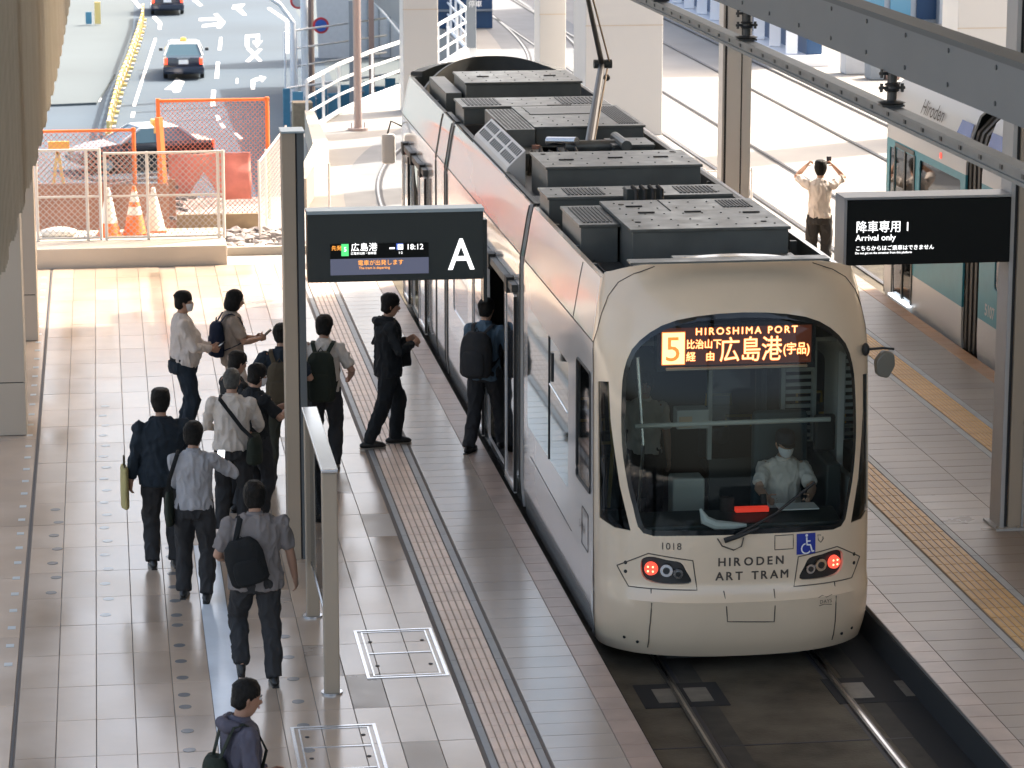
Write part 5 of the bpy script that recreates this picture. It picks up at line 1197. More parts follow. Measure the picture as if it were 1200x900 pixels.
t = thing('warning_lamp', 'small yellow warning lamp hooked on the tall orange fence post', 'lamp', (.86, 49.5, 1.5)); MB().ball((.84, 49.5, 1.62), .07, 12).build('lens', M['lamp_yellow'], t, smooth=True); MB().box(.80, .88, 49.46, 49.54, 1.46, 1.55).build('case', M['bar_yellow'], t)
t = thing('worker_stand', 'yellow work stand behind the lower orange net at the left', 'stand', (-.85, 50.5, 0)); MB().bar((-.95, 50.5, 0), (-.80, 50.5, 1.1), .05, .05).build('leg', M['bar_yellow'], t); MB().bar((-.65, 50.5, 0), (-.80, 50.5, 1.1), .05, .05).build('leg', M['bar_yellow'], t); MB().box(-.95, -.6, 50.45, 50.55, 1.1, 1.22).build('head', M['lamp_yellow'], t)

# white railing along the curved deck edge
t = thing('railing', 'white three-bar railing curving along the edge of the tram deck', 'railing', (6, 68, -.3)); RPn = [(3.5, 53.5), (3.9, 57), (4.16, 62.9), (5.1, 66.2), (6.1, 69.0), (7.02, 71.2), (8.35, 75.4), (9.62, 79.9), (9.95, 90), (9.95, 105)]
RD = []
for a, b in zip(RPn, RPn[1:]):
    n = max(1, round(math.dist(a, b) / 1.6))
    for i in range(n): RD.append((a[0] + (b[0] - a[0]) * i / n, a[1] + (b[1] - a[1]) * i / n))
RD = [p for p in RD if p[1] > 62.5]
for p in RD: MB().bar((p[0] + .08, p[1], -.306), (p[0] + .08, p[1], .78), .06, .06).build('post', M['rail_white'], t)
for z, r in ((.80, .045), (.45, .03), (.12, .03)): MB().tube([(x + .08, y, z) for x, y in RD], r, n=8).build('rail', M['rail_white'], t)
MB().tube([(x + .08, y, -.25) for x, y in RD], .06, n=6).build('kerb', M['rail_white'], t)
t = thing('concrete_upstand', 'pale concrete parapet block at the end of the white railing', 'parapet', (4, 60, -.3)); MB().prism([(3.3, 52.3), (3.5, 52.3), (4.25, 57), (4.35, 62.3), (4.15, 62.3), (3.95, 57)], 'z', -.3, .25).build('parapet', M['conc'], t)
# lamp post on the deck
def post(label, x, y, z0, z1, r, m, base=True, name='lamp_post'):
    t = thing(name, label, 'post', (x, y, z0)); MB().tube([(x, y, z0), (x, y, z1)], r, n=14).build('shaft', M[m], t, smooth='auto')
    if base:
        MB().tube([(x, y, z0), (x, y, z0 + .05)], r * 2.6, n=16).build('base_flange', M[m], t)
        for k in range(4): MB().box(x - .01 + .14 * math.cos(k * 1.57), x + .01 + .14 * math.cos(k * 1.57), y - .01 + .14 * math.sin(k * 1.57), y + .01 + .14 * math.sin(k * 1.57), z0, z0 + .16).build('gusset', M[m], t)
    return t
post('tall slim steel lamp post standing on the deck beside the railing', 5.35, 63.3, -.3, 9, .085, 'pole_pink')
# white columns carrying the station front
def wpost(label, x0, x1, y0, y1, z1=22):
    t = thing('white_column', label, 'column', ((x0 + x1) / 2, y0, -.3)); MB().box(x0, x1, y0, y1, -.31, z1).build('shaft', M['white_col'], t, bevel=.02)
    for z in range(2, int(z1), 3): MB().box(x0 - .004, x1 + .004, y0 - .004, y0 - .001, z, z + .02).build('panel_joint', M['wall_panel'], t)
wpost('white column behind the rear left corner of the tram', 6.60, 7.38, 66, 66.8); wpost('narrow white column between the signal board and the pantograph', 9.42, 10.0, 64.4, 65.2)
wpost('broadest white column, right behind the pantograph', 9.98, 11.62, 61.6, 63.2)
wpost('pale column at the top right, beyond the dark beam', 17.5, 18.9, 60, 61.2); 
t = thing('signal_post', 'white post carrying a tall grey signal board at the top', 'signal', (8.9, 72, -.3)); MB().box(8.82, 8.98, 72, 72.1, -.3, 6).build('shaft', M['rail_white'], t); MB().box(8.74, 8.96, 71.9, 71.98, .55, 2.9).build('board', M['bgrey'], t); MB().box(8.6, 9.25, 71.8, 72.3, -.3, .05).build('cabinet', M['bgrey'], t, bevel=.02)
text_on('board_text', '停車', .17, (8.775, 71.89, 1.55), M['rail_white'], t)
# things at road level behind the railing
t = thing('sign_pole', 'pinkish pole with round red ringed and blue traffic signs', 'sign pole', (8.25, 121, -6.04)); MB().tube([(8.25, 121, -6.04), (8.25, 121, 3)], .24, n=12).build('shaft', M['pole_pink'], t)
for x, z, m in ((8.75, -3.35, 'sign_blue'), (7.85, -2.35, 'bwhite'), (8.8, -1.9, 'bwhite')):
    o = MB().tube([(x, 120.8, z), (x, 120.74, z)], .33, n=24).build('sign_ring', M['sign_red'], t); MB().tube([(x, 120.735, z), (x, 120.70, z)], .24, n=24).build('sign_disc', M[m], o)
t = thing('guard_frame', 'white bent pipe guard frame standing at the right road edge', 'barrier', (7, 125, -6.04)); MB().tube([(7.2, 114, -6.04), (7.2, 114, -2.6), (6.7, 114, -1.9), (5.9, 114, -1.4)], .09, n=10).build('bent_pipe', M['rail_white'], t)
MB().tube([(7.9, 118, -6.04), (7.9, 118, -1.8), (7.3, 118, .6)], .15, n=10).build('bent_pipe', M['rail_white'], t)
for i in range(5): MB().tube([(6.85 + .28 * i, 113.5 + i, -6.04), (6.85 + .28 * i, 113.5 + i, -2.9 - .1 * i)], .035, n=8).build('thin_pipe', M['rail_white'], t)
for z in (-3.2, -3.9, -4.6): MB().tube([(7.4, 117, z), (11.5, 122, z)], .04, n=8).build('cross_pipe', M['rail_white'], t)
t = thing('blue_barrier', 'row of blue site panels and posts behind the white railing', 'barrier', (8, 112, -6.04))
MB().box(6.45, 6.70, 108.5, 108.6, -6.04, -4.5).build('blue_panel', M['blue_panel'], t)
for i in range(10): x = 6.95 + i * .48; MB().box(x, x + .40, 111 + i * .5, 111.1 + i * .5, -6.04, -4.9 - .25 * (i % 2)).build('blue_panel' if i % 3 else 'blue_post', M['blue_panel'] if i % 3 else M['glass_cyan'], t)
for z in (-4.75, -5.3): MB().tube([(6.7, 110.8, z), (11.6, 115.8, z)], .045, n=8).build('rail', M['rail_white'], t)
tag(MB().box(6.55, 7.25, 104.5, 105.2, -6.04, -4.55).build('beige_cabinet', M['timber'], bevel=.02), 'beige box cabinet at the road edge above the slim pillar top', 'cabinet')
t = thing('banner', 'narrow grey-brown upright banner board behind the lamp post', 'banner', (7.4, 80, -3)); MB().box(6.55, 6.82, 80, 80.1, -6.04, 1.05).build('board', M['bgrey'], t); MB().box(7.08, 7.22, 80, 80.1, -6.04, 1.1).build('edge_board', M['sign_brown'], t)
# footbridge wedge (blue-grey ramp slab) between railing and white column
t = thing('ramp_wall', 'pale blue-grey sloping ramp wall behind the lamp post', 'wall', (12, 135, -6)); MB().prism([(9.6, -6.04), (15.5, -6.04), (15.5, 2.0), (9.4, 2.6)], 'y', 134, 134.4).build('wall', M['bwhite'], t); MB().prism([(10.25, -.2), (10.75, -.4), (10.75, .2), (10.25, .9)], 'y', 133.9, 133.98).build('opening', M['glass_blue'], t)
for k in range(7): MB().box(11.8 + k * .5, 11.84 + k * .5, 133.93, 133.99, -6, 2).build('panel_joint', M['bgrey'], t)
MB().tube([(10.0, 133.5, -.9), (13.6, 133.5, -5.4)], .05, n=8).build('handrail', M['rail_white'], t)
# dark window-like wall between the white columns
t = thing('glazed_wall', 'blue-grey glazed wall seen between the two left white columns', 'wall', (8.2, 84, -1)); MB().box(9.5, 11.2, 86, 86.2, -.29, 6).build('glass', M['glass_blue'], t)
for k in range(6): MB().box(9.5, 11.2, 85.93, 85.99, -2 + k * 1.1, -1.94 + k * 1.1).build('mullion', M['bgrey'], t)

# buildings at the far right
t = thing('finned_building', 'dark blue glass facade with slanting white fins beyond the tracks', 'building', (19, 82, -.3))
MB().prism([(17.9, 75.0), (18.3, 75.0), (18.3, 100), (17.9, 100)], 'z', -.3, 3.6).build('glass_wall', M['glass_blue'], t); MB().box(17.2, 18.4, 74.5, 100, -.3, -.05).build('plinth', M['fin'], t)
for i in range(13):
    y = 75.2 + i * 1.95; MB().bar((17.55, y, -.05), (17.75, y + .8, 3.4), .30, .14, up=(0, 0, 1)).build('fin', M['fin'], t)
MB().box(17.2, 18.8, 74.5, 100, 3.61, 3.9).build('roof_edge', M['bwhite'], t)
t = thing('glass_building', 'pale building with cyan and blue windows behind the dark beam', 'building', (26, 84, -.3)); MB().box(19.5, 36, 86, 96, -6, 12).build('wall', M['bwhite'], t)
for i in range(20):
    for k in range(5):
        x = 19.8 + i * .8; z = -.2 + k * 1.5; MB().box(x, x + .62, 85.94, 85.99, z, z + 1.15).build('window', M['glass_cyan'] if (i * 7 + k * 3) % 5 else M['glass_blue'], t)
MB().box(24.7, 26.2, 85.7, 85.93, .4, 4).build('beige_panel', M['bbeige'], t)
for x in (24.4, 26.6): MB().box(x, x + .25, 85.6, 85.93, -.3, 6).build('white_pier', M['bwhite'], t)
t = thing('parked_equipment', 'pale machinery and crates standing at the end of the finned facade', 'machinery', (19, 72, -.3))
for (x, y, w_, h_, m) in ((18.3, 72.5, .9, 1.1, 'bwhite'), (19.3, 72.8, .5, .7, 'sign_brown'), (18.6, 71.2, .35, .45, 'bgrey'), (19.0, 71.2, .35, .45, 'sign_brown'), (20.1, 72.6, .8, .9, 'glass_cyan'), (21.0, 72.2, .7, .7, 'bwhite')):
    MB().box(x, x + w_, y, y + .6, -.3, -.3 + h_).build('crate', M[m], t, bevel=.03)
# low guard fence between platform end and the far tracks
t = thing('barrier_posts', 'short white posts with a low rail beside the far tracks', 'barrier', (9.2, 48, -.3))
for i in range(7): MB().tube([(8.6 + .42 * i, 50.5, -.3), (8.6 + .42 * i, 50.5, .55)], .018, n=8).build('post', M['fence_white'], t)
MB().tube([(8.6, 50.5, .5), (11.12, 50.5, .5)], .014, n=8).build('rail', M['fence_white'], t)
# backdrop of the city so nothing ends in bare ground
struct('hills', MB().prism([(-400, -6), (500, -6), (500, 30), (300, 60), (120, 38), (-60, 55), (-250, 34), (-400, 45)], 'y', 900, 940), M['bgrey'])
# ================================================================ people
def remesh(mb, name, m, parent, voxel, wr=0.0, wsc=7.0, smooth_it=3, stretch=(1, 1, .45), post=None):
    me = mb.mesh('tmp', M[m] if isinstance(m, str) else m); o = bpy.data.objects.new('tmp', me); C.objects.link(o)
    r = o.modifiers.new('r', 'REMESH'); r.mode = 'VOXEL'; r.voxel_size = voxel; r.use_smooth_shade = True
    if smooth_it: s = o.modifiers.new('s', 'SMOOTH'); s.factor = .5; s.iterations = smooth_it
    dg = bpy.context.evaluated_depsgraph_get(); ev = o.evaluated_get(dg); nm = bpy.data.meshes.new_from_object(ev); bpy.data.objects.remove(o); bpy.data.meshes.remove(me)
    if wr:
        sd_ = random.random() * 50; no = [v.normal.copy() for v in nm.vertices]
        for v, n_ in zip(nm.vertices, no):
            p = v.co; q = Vector((p.x * stretch[0], p.y * stretch[1], p.z * stretch[2])) * wsc; q.z += sd_
            d = noise.noise(q) + .55 * noise.noise(q * 2.3 + Vector((3, 1, 7))); d = max(.15, 1 - abs(d) * 2.2)
            v.co = p + n_ * wr * (d - .5)
    if post:
        for v in nm.vertices: v.co = post(v.co)
    nm.name = name; nm.materials.clear(); nm.materials.append(M[m] if isinstance(m, str) else m)
    nm.polygons.foreach_set('use_smooth', [True] * len(nm.polygons)); o = bpy.data.objects.new(name, nm); C.objects.link(o); o.parent = parent; return o
def ik(a, c, l1, l2, hint):
    a = Vector(a); c = Vector(c); d = c - a; L = min(d.length, (l1 + l2) * .995); u = d.normalized(); c = a + u * L
    x = (l1 * l1 - l2 * l2 + L * L) / (2 * L); h = math.sqrt(max(0, l1 * l1 - x * x)); hv = Vector(hint) - u * Vector(hint).dot(u); hv.normalize(); return a + u * x + hv * h, c
def person(label, x, y, face, h=1.70, z=0.0, top='c_white', bottom='c_charcoal', sleeve='long', hair='short', skin='skin', hands=(None, None), feet=(None, None), lean=0.0, head=(0, 0),
           belly=0.0, wide=1.0, hem=.90, hairm='hair', mask=False, shoe='shoe', collar=None, seat=None, fingers='relax', puff=0.0, toe=(0, 0), name='person', elbow=((-.5, -.7, -.3), (.5, -.7, -.3)), hood=False):
    k = h / 1.72; t = thing(name, label, 'person', (x, y, z), face)
    hipz = .93 * k if seat is None else seat
    P = Vector((0, 0, hipz)); rot = Matrix.Rotation(-lean, 3, 'X')
    def T(px, py, pz): return P + rot @ Vector((px * k, py * k, (pz - .93) * k))
    sh = [T(-.178 * wide, -.01, 1.375), T(.178 * wide, -.01, 1.375)]
    hn = []; arms = []
    for i, sg in enumerate((-1, 1)):
        tgt = Vector(hands[i]) * 1.0 if hands[i] else T(sg * .26, .06, .80)
        e, w_ = ik(sh[i], tgt, .285 * k, .25 * k, elbow[i]); arms.append((sh[i], e, w_))
    legs = []
    for i, sg in enumerate((-1, 1)):
        f = Vector(feet[i]) if feet[i] else Vector((sg * .11, .0, 0)); an = f + Vector((0, -.03, .085 * k)); hp = Vector((sg * .09 * k, 0, hipz - .02)); kn, an = ik(hp, an, .435 * k, .42 * k, (sg * .1, 1, .1)); legs.append((hp, kn, an, f))
    # head transform
    neck = T(0, .0, 1.46); hc = T(0, .025, 1.60); Rh = rot @ Matrix.Rotation(head[0], 3, 'Z') @ Matrix.Rotation(-head[1], 3, 'X')
    def H(px, py, pz): return neck + Rh @ (Vector((px * k, py * k, pz * k)) + (Vector((0, .025, .14)) * k))
    HX = Rh @ Vector((1, 0, 0)); b = MB()
    def torso(mb, add, z0, z1, flare=0.0):
        rings = [(.82, .165, .115, 0), (.90, .168, .118, 0), (.95, .166, .118 + belly * .5, belly * .4), (1.0, .158, .114 + belly * .8, belly * .6), (1.10, .150, .110 + belly, belly * .8), (1.22, .158, .115 + belly * .6, belly * .5), (1.32, .172, .115, .0), (1.385, .162, .10, -.005), (1.425, .115, .08, -.005), (1.455, .072, .068, 0)]
        rs = [r for r in rings if z0 - .001 <= r[0] <= z1 + .001]; pts = []; rad = []
        for zz, rx, ry, yo in rs: pts.append(T(0, yo, zz)); f_ = add + (flare if zz < 1.0 else 0); rad.append((rx * k * wide + f_, ry * k + f_))
        mb.tube(pts, rad, n=20, hint=(1, 0, 0), dome=False)
        for i, sg in enumerate((-1, 1)):
            if z1 > 1.35: mb.tube([T(0, -.005, 1.37), T(sg * .09, -.005, 1.385), sh[i]], [.070 * k + add, .062 * k + add, .050 * k + add], n=12, dome=True)
    torso(b, -.014, .82, 1.46)
    b.tube([T(0, -.005, 1.42), neck, H(0, -.015, -.06)], [.058 * k, .052 * k, .052 * k], n=14, dome=True)
    for (s_, e, w_) in arms: b.tube([s_, s_.lerp(e, .5), e, e.lerp(w_, .35), w_], [.052 * k, .046 * k, .040 * k, .040 * k, .028 * k], n=12, dome=True)
    for (hp, kn, an, f) in legs: b.tube([hp, hp.lerp(kn, .4), kn, kn.lerp(an, .35), an], [.072 * k, .070 * k, .050 * k, .050 * k, .034 * k], n=12, dome=True); b.tube([an, f + Vector((0, .08, .035))], [.034 * k, .03 * k], n=8, dome=True)
    # head
    hr = [(-.118, .020, .022, .045), (-.108, .036, .042, .035), (-.08, .052, .066, .022), (-.045, .063, .080, .010), (0, .072, .091, 0), (.04, .075, .096, -.004), (.075, .068, .088, -.006), (.10, .050, .066, -.006), (.116, .025, .034, -.006)]
    b.tube([H(0, yo, zz) for zz, rx, ry, yo in hr], [(rx * k, ry * k) for zz, rx, ry, yo in hr], n=20, hint=HX, dome=False)
    b.tube([H(0, .088, .005), H(0, .105, -.028), H(0, .09, -.036)], [.008 * k, .013 * k, .014 * k], n=8, dome=True)
    for sg in (-1, 1): b.tube([H(sg * .072, -.008, -.035), H(sg * .080, -.014, 0), H(sg * .077, -.012, .022)], [.008 * k, .014 * k, .011 * k], n=8, dome=True)
    # hands
    for i, (s_, e, w_) in enumerate(arms):
        sg = -1 if i == 0 else 1; d = (w_ - e).normalized(); side = Vector((-sg, .35, 0)); side = side - d * side.dot(d); side.normalize()   # thumb side / palm normal
        palm_n = side; up_ = d.cross(palm_n) * (1 if sg > 0 else -1)
        up_ = up_ if up_.y > -.2 else -up_; q = w_ + d * .085 * k
        b.tube([w_, w_ + d * .03 * k, q], [(.028 * k, .020 * k), (.040 * k, .019 * k), (.042 * k, .016 * k)], n=10, hint=up_, dome=True)
        grip = fingers == 'grip' or (isinstance(fingers, tuple) and fingers[i] == 'grip'); c1 = .9 if grip else .35; c2 = 1.7 if grip else .75
        for j, (o_, l_) in enumerate(((.030, .068), (.010, .077), (-.011, .070), (-.030, .054))):
            r0 = q + up_ * o_ * k - d * .006; d1 = (d * math.cos(c1 * .5 + .06 * j) + palm_n * math.sin(c1 * .5 + .06 * j)); p1 = r0 + d1 * l_ * .5 * k; d2 = (d * math.cos(c2 + .08 * j) + palm_n * math.sin(c2 + .08 * j)); p2 = p1 + d2 * l_ * .5 * k
            b.tube([r0, p1, p2], [.0098 * k, .0092 * k, .0075 * k], n=7, dome=True)
        r0 = w_ + d * .025 * k + up_ * .028 * k; b.tube([r0, r0 + (up_ * .6 + d * .6 + palm_n * .3) * .045 * k, r0 + (up_ * .45 + d * .9 + palm_n * .6) * .075 * k], [.014 * k, .012 * k, .009 * k], n=7, dome=True)
        hn.append(q + palm_n * .02)
    body = remesh(b, 'body', skin, t, .0075, smooth_it=2)
    # face
    for sg in (-1, 1):
        p = H(sg * .031, .084, .008); ey = MB().ball(p, .0095 * k, 10).build('eye', M['eye_white'], t, smooth=True, local=True); MB().ball(H(sg * .031, .0905, .007), .0060 * k, 8).build('iris', M['eye'], ey, smooth=True, local=True)
        MB().tube([H(sg * .016, .094, .027), H(sg * .034, .092, .033), H(sg * .052, .080, .026)], .0042 * k, n=6).build('eyebrow', M['hair'], t, local=True)
    MB().tube([H(-.023, .086, -.063), H(0, .094, -.061), H(.023, .086, -.063)], [.004 * k, .007 * k, .004 * k], n=8, hint=(0, 0, 1), dome=True).build('lips', M['lip'], t, local=True)
    if mask:
        mk = MB(); 
        for zz, rx, ry, yo in ((-.105, .035, .045, .038), (-.07, .058, .072, .026), (-.035, .066, .086, .018), (-.012, .060, .094, .012)):
            for j in range(13): a = math.pi * (j / 12); mk.v.append(tuple(H(math.cos(a) * (rx + .006), yo + math.sin(a) * (ry + .008), zz)))
        for i in range(3):
            for j in range(12): a = i * 13 + j; mk.f.append((a, a + 1, a + 14, a + 13)); mk.m.append(0)
        o = mk.build('face_mask', M['mask'], t, smooth=True, local=True)
    # hair
    hb = MB()
    if hair in ('short', 'crop', 'flat'):
        g = .004 if hair == 'crop' else .010
        rr_ = [(-.075, .040, .030, -.062), (-.045, .062, .045, -.052), (-.01, .073, .062, -.036), (.03, .077 + g, .080, -.022), (.06, .075 + g, .090 + g, -.010), (.09, .062 + g, .078 + g, -.008), (.115, .042 + g, .052 + g, -.008), (.13, .018, .022, -.008)]
        if hair == 'flat': rr_[-3:] = [(.09, .072 + g, .085 + g, -.01), (.125, .064 + g, .074 + g, -.01), (.142, .050, .058, -.01)]
    elif hair == 'bob':
        rr_ = [(-.125, .070, .055, -.034), (-.10, .094, .078, -.034), (-.05, .098, .086, -.034), (0, .094, .088, -.028), (.04, .088, .094, -.016), (.08, .076, .092, -.010), (.11, .052, .062, -.008), (.13, .022, .026, -.008)]
    elif hair == 'full':
        rr_ = [(-.085, .050, .040, -.058), (-.05, .074, .056, -.044), (0, .084, .074, -.030), (.04, .089, .094, -.016), (.08, .083, .098, -.010), (.11, .062, .074, -.008), (.135, .030, .034, -.008)]
    elif hair == 'cap':
        rr_ = [(-.045, .062, .045, -.052), (-.01, .073, .062, -.036), (.03, .080, .084, -.018)]
    hb.tube([H(0, yo - .002, zz + (.006 if zz > .1 else 0)) for zz, rx, ry, yo in rr_], [((rx + .009) * k, (ry + .011) * k) for zz, rx, ry, yo in rr_], n=20, hint=HX, dome=False)
    remesh(hb, 'hair', hairm, t, .009, wr=.005, wsc=28, smooth_it=2, stretch=(1, 1, .5))
    if hair == 'cap':
        cb = MB(); cr = [(.02, .086, .106, -.002), (.06, .092, .112, -.004), (.10, .088, .105, -.006), (.125, .070, .085, -.006), (.135, .02, .03, -.006)]; cb.tube([H(0, yo, zz) for zz, rx, ry, yo in cr], [(rx * k, ry * k) for zz, rx, ry, yo in cr], n=20, hint=HX)
        c_ = cb.build('cap', M['c_navy'], t, smooth='auto', local=True); MB().tube([H(0, .09, .028), H(0, .15, .018)], [(.07 * k, .006), (.045 * k, .005)], n=12, hint=HX, dome=True).build('peak', M['c_black'], c_, local=True)
    # clothes
    tb_ = MB(); torso(tb_, .014 + puff, .90 if hem > .86 else .82, 1.455, flare=.006)
    for (s_, e, w_) in arms:
        if sleeve == 'short': q = s_.lerp(e, .80); tb_.tube([s_, s_.lerp(e, .45), q], [.066 * k, .066 * k, .064 * k], n=14, dome=False); tb_.tube([s_, s_ + Vector((0, 0, .001))], [.067 * k, .05 * k], n=12, dome=True)
        else: c = e.lerp(w_, .93 if sleeve == 'long' else .3); tb_.tube([s_, s_.lerp(e, .5), e, e.lerp(w_, .4), c], [.066 * k, .060 * k, .054 * k, .050 * k, .040 * k][:5], n=14, dome=False); tb_.ball(e, .055 * k, 10); tb_.ball(s_, .067 * k, 12)
    remesh(tb_, 'jacket' if hem < .86 and sleeve == 'long' else 'shirt', top, t, .010, wr=.021, wsc=8.5)
    cl = MB().tube([T(0, -.004, 1.44), T(0, .002, 1.482)], [(.082 * k, .078 * k), (.064 * k, .062 * k)], n=18, cap=False).build('collar', M[collar or top], t, smooth=True, local=True); s = cl.modifiers.new('t', 'SOLIDIFY'); s.thickness = .006
    if hood: remesh(MB().tube([T(-.09, -.06, 1.43), T(-.05, -.12, 1.43), T(.05, -.12, 1.43), T(.09, -.06, 1.43)], [.035, .05, .05, .035], n=12, hint=(0, 0, 1), dome=True), 'hood', top, t, .012, wr=.008)
    pb = MB(); hz = [(0.80, .155, .115), (.87, .178, .130), (.935, .168, .122)]
    pb.tube([T(0, 0, zz) for zz, a_, b_ in hz], [(a_ * k * wide, b_ * k + belly * .6) for zz, a_, b_ in hz], n=20, hint=(1, 0, 0))
    for (hp, kn, an, f) in legs: pb.tube([hp + Vector((0, 0, .02)), hp.lerp(kn, .35), kn, kn.lerp(an, .4), an + (an - kn).normalized() * .02], [.106 * k, .102 * k, .086 * k, .080 * k, .070 * k], n=14, dome=False); pb.ball(kn, .086 * k, 10); pb.ball(hp, .106 * k, 12)
    remesh(pb, 'trousers', bottom, t, .011, wr=.019, wsc=8)
    if hem > .86:
        MB().tube([T(0, 0, .945), T(0, 0, .975)], [(.170 * k * wide, .124 * k + belly * .4), (.168 * k * wide, .123 * k + belly * .45)], n=24, hint=(1, 0, 0)).build('belt', M['c_black'], t, smooth='auto', local=True)
    for i, (hp, kn, an, f) in enumerate(legs):
        a = toe[i]; M_ = Matrix.Rotation(-a, 3, 'X'); S = lambda px, py, pz: an + M_ @ (Vector((px, py, pz - .085)) * k)
        sb = MB().tube([S(0, -.085, .04), S(0, -.06, .045), S(0, .02, .055), S(0, .09, .042), S(0, .155, .034), S(0, .175, .03)], [(.028, .03), (.038, .042), (.042, .055), (.046, .042), (.042, .032), (.025, .02)], n=12, hint=(1, 0, 0), dome=True)
        sh_ = remesh(sb, 'shoe', shoe, t, .011, smooth_it=2); so = MB().tube([S(0, -.105, .006), S(0, 0, .006), S(0, .10, .006), S(0, .185, .006)], [(.03, .012), (.040, .012), (.048, .012), (.030, .012)], n=12, hint=(1, 0, 0)).build('sole', M['sole'] if shoe != 'shoe' or i >= 0 and label.startswith('person all') else M['shoe'], sh_, local=True)
    return dict(root=t, hands=hn, arms=arms, T=T, H=H, k=k)
def world(t, p):
    l = t.location; c, s = math.cos(t.rotation_euler.z), math.sin(t.rotation_euler.z); return Vector((l.x + c * p.x - s * p.y, l.y + s * p.x + c * p.y, l.z + p.z))
def phone(P, i, label, screen=True, tilt=(0, .5, .85)):
    t = P['root']; q = world(t, P['hands'][i] + Vector((0, .03, .035))); o = thing('phone', label, 'phone', q, t.rotation_euler.z)
    MB().box(-.037, .037, -.005, .005, -.075, .075).build('case', M['phone'], o, local=True, bevel=.004)
    if screen: MB().box(-.033, .033, -.0075, -.0055, -.068, .068).build('screen', M['phone_screen'], o, local=True)
    o.rotation_euler = (R(-50), 0, t.rotation_euler.z); return o
def strap(P3, w_, th, m, parent): return MB().tube(P3, [(w_, th)] * len(P3), n=10, hint=(1, 0, 0)).build('strap', M[m], parent, local=True)
def pack(P, label, m, w_=.15, d=.085, hgt=.22, zc=1.16, yoff=-.20, xoff=0.0, both=True, tiltz=0.0, name='backpack', cat='backpack', pocket=True):
    """a backpack worn on the back"""
    r = P['root']; k = P['k']; T = P['T']; t = thing(name, label, cat, r.location, r.rotation_euler.z); c = T(xoff, yoff, zc)
    b = MB(); U = (T(0, 0, 1.4) - T(0, 0, .93)).normalized(); X = Vector((math.cos(tiltz), 0, math.sin(tiltz))); U = (U - X * U.dot(X)).normalized()
    hs = [(-1.0, .82), (-.85, .97), (-.3, 1.0), (.3, .97), (.75, .86), (1.0, .55)]
    b.tube([c + U * hgt * a for a, s in hs], [(w_ * s, d * s) for a, s in hs], n=20, hint=X); remesh(b, 'main_bag', m, t, .011, wr=.008, wsc=7)
    if pocket: b = MB(); c2 = c + Vector((0, -d * .75, 0)) - U * hgt * .35; b.tube([c2 - U * hgt * .45, c2, c2 + U * hgt * .4], [(w_ * .7, d * .45), (w_ * .75, d * .5), (w_ * .65, d * .4)], n=16, hint=X, dome=True); remesh(b, 'front_pocket', m, t, .011, wr=.005)
    MB().tube([c + U * hgt + X * -.03, c + U * (hgt + .045), c + U * hgt + X * .03], .008, n=8).build('top_handle', M[m], t, local=True)
    for sg in ((-1, 1) if both is True else (both,)):
        s = P['arms'][0 if sg < 0 else 1][0]; top_ = Vector((s.x * .62, s.y - .01, s.z + .075 * k)); strap([c + U * hgt * .8 + X * sg * .05, top_ + Vector((0, -.07, -.01)), top_, top_ + Vector((sg * .015, .085, -.05)), T(sg * .12, .135, 1.25), T(sg * .15, .08, 1.10), c + X * sg * w_ * .8 - U * hgt * .6 + Vector((0, .06, 0))], .024, .006, m, t)
    return t
def shoulder_bag(P, label, m, side=1, z=.98, size=(.17, .07, .15), y=-.02, cross=True, name='shoulder_bag', sm=None):
    r = P['root']; T = P['T']; t = thing(name, label, 'shoulder bag', r.location, r.rotation_euler.z); c = T(side * .24, y, z); w_, d, hh = size; b = MB()
    b.tube([c - Vector((0, 0, hh)), c - Vector((0, 0, hh * .8)), c + Vector((0, 0, hh * .4)), c + Vector((0, 0, hh))], [(d * .9, w_ * .95), (d, w_), (d * .9, w_ * .95), (d * .5, w_ * .85)], n=20, hint=(1, 0, 0)); remesh(b, 'main_bag', m, t, .011, wr=.008)
    fs = -side if cross else side
    s = P['arms'][0 if fs < 0 else 1][0]; tp = Vector((s.x * (.55 if cross else .8), s.y, s.z + .082))
    back = [c + Vector((0, -w_ * .7, hh * .9)), T(side * .12, -.15, 1.15) if cross else T(side * .22, -.14, 1.2), tp + Vector((0, -.09, -.02)), tp]
    front = [tp, tp + Vector((0, .09, -.03)), T(side * .05 if cross else side * .2, .15, 1.2), c + Vector((0, w_ * .7, hh * .9))]
    strap(back, .02, .006, sm or m, t); strap(front, .02, .006, sm or m, t); return t
F = lambda deg: R(deg)   # heading: 0 looks away along +Y, -90 looks to the right (+X)
P1 = person('person in a white long-sleeved shirt and face mask, standing in profile', .80, 33.3, F(-85), 1.72, top='c_white', bottom='c_navy', belly=.06, wide=1.15, mask=True, hands=(Vector((-.04, .33, 1.07)), Vector((.12, .32, 1.07))), hair='short', fingers='grip')
phone(P1, 1, 'phone held by the masked person in the white shirt', False)
P2 = person('person with bobbed black hair in a beige short-sleeved top and white trousers', 1.38, 33.75, F(-80), 1.64, top='c_beige', bottom='c_cream', sleeve='short', hair='bob', hem=.82, hands=(Vector((-.06, .28, 1.06)), Vector((.10, .30, 1.08))), head=(0, .15), wide=.92, fingers='grip')
phone(P2, 1, 'phone held by the person with bobbed hair', False); pack(P2, 'dark navy backpack worn by the person in the beige top', 'bag_navy', zc=1.14, hgt=.20, yoff=-.19)
P3 = person('person in a black jacket with square cropped hair, at the left of the queue', .45, 28.0, F(5), 1.72, top='c_navy', bottom='c_charcoal', hair='flat', hem=.80, puff=.02, wide=1.12, hands=(Vector((-.30, .05, .82)), Vector((.18, .30, 1.15))), head=(R(-12), 0))
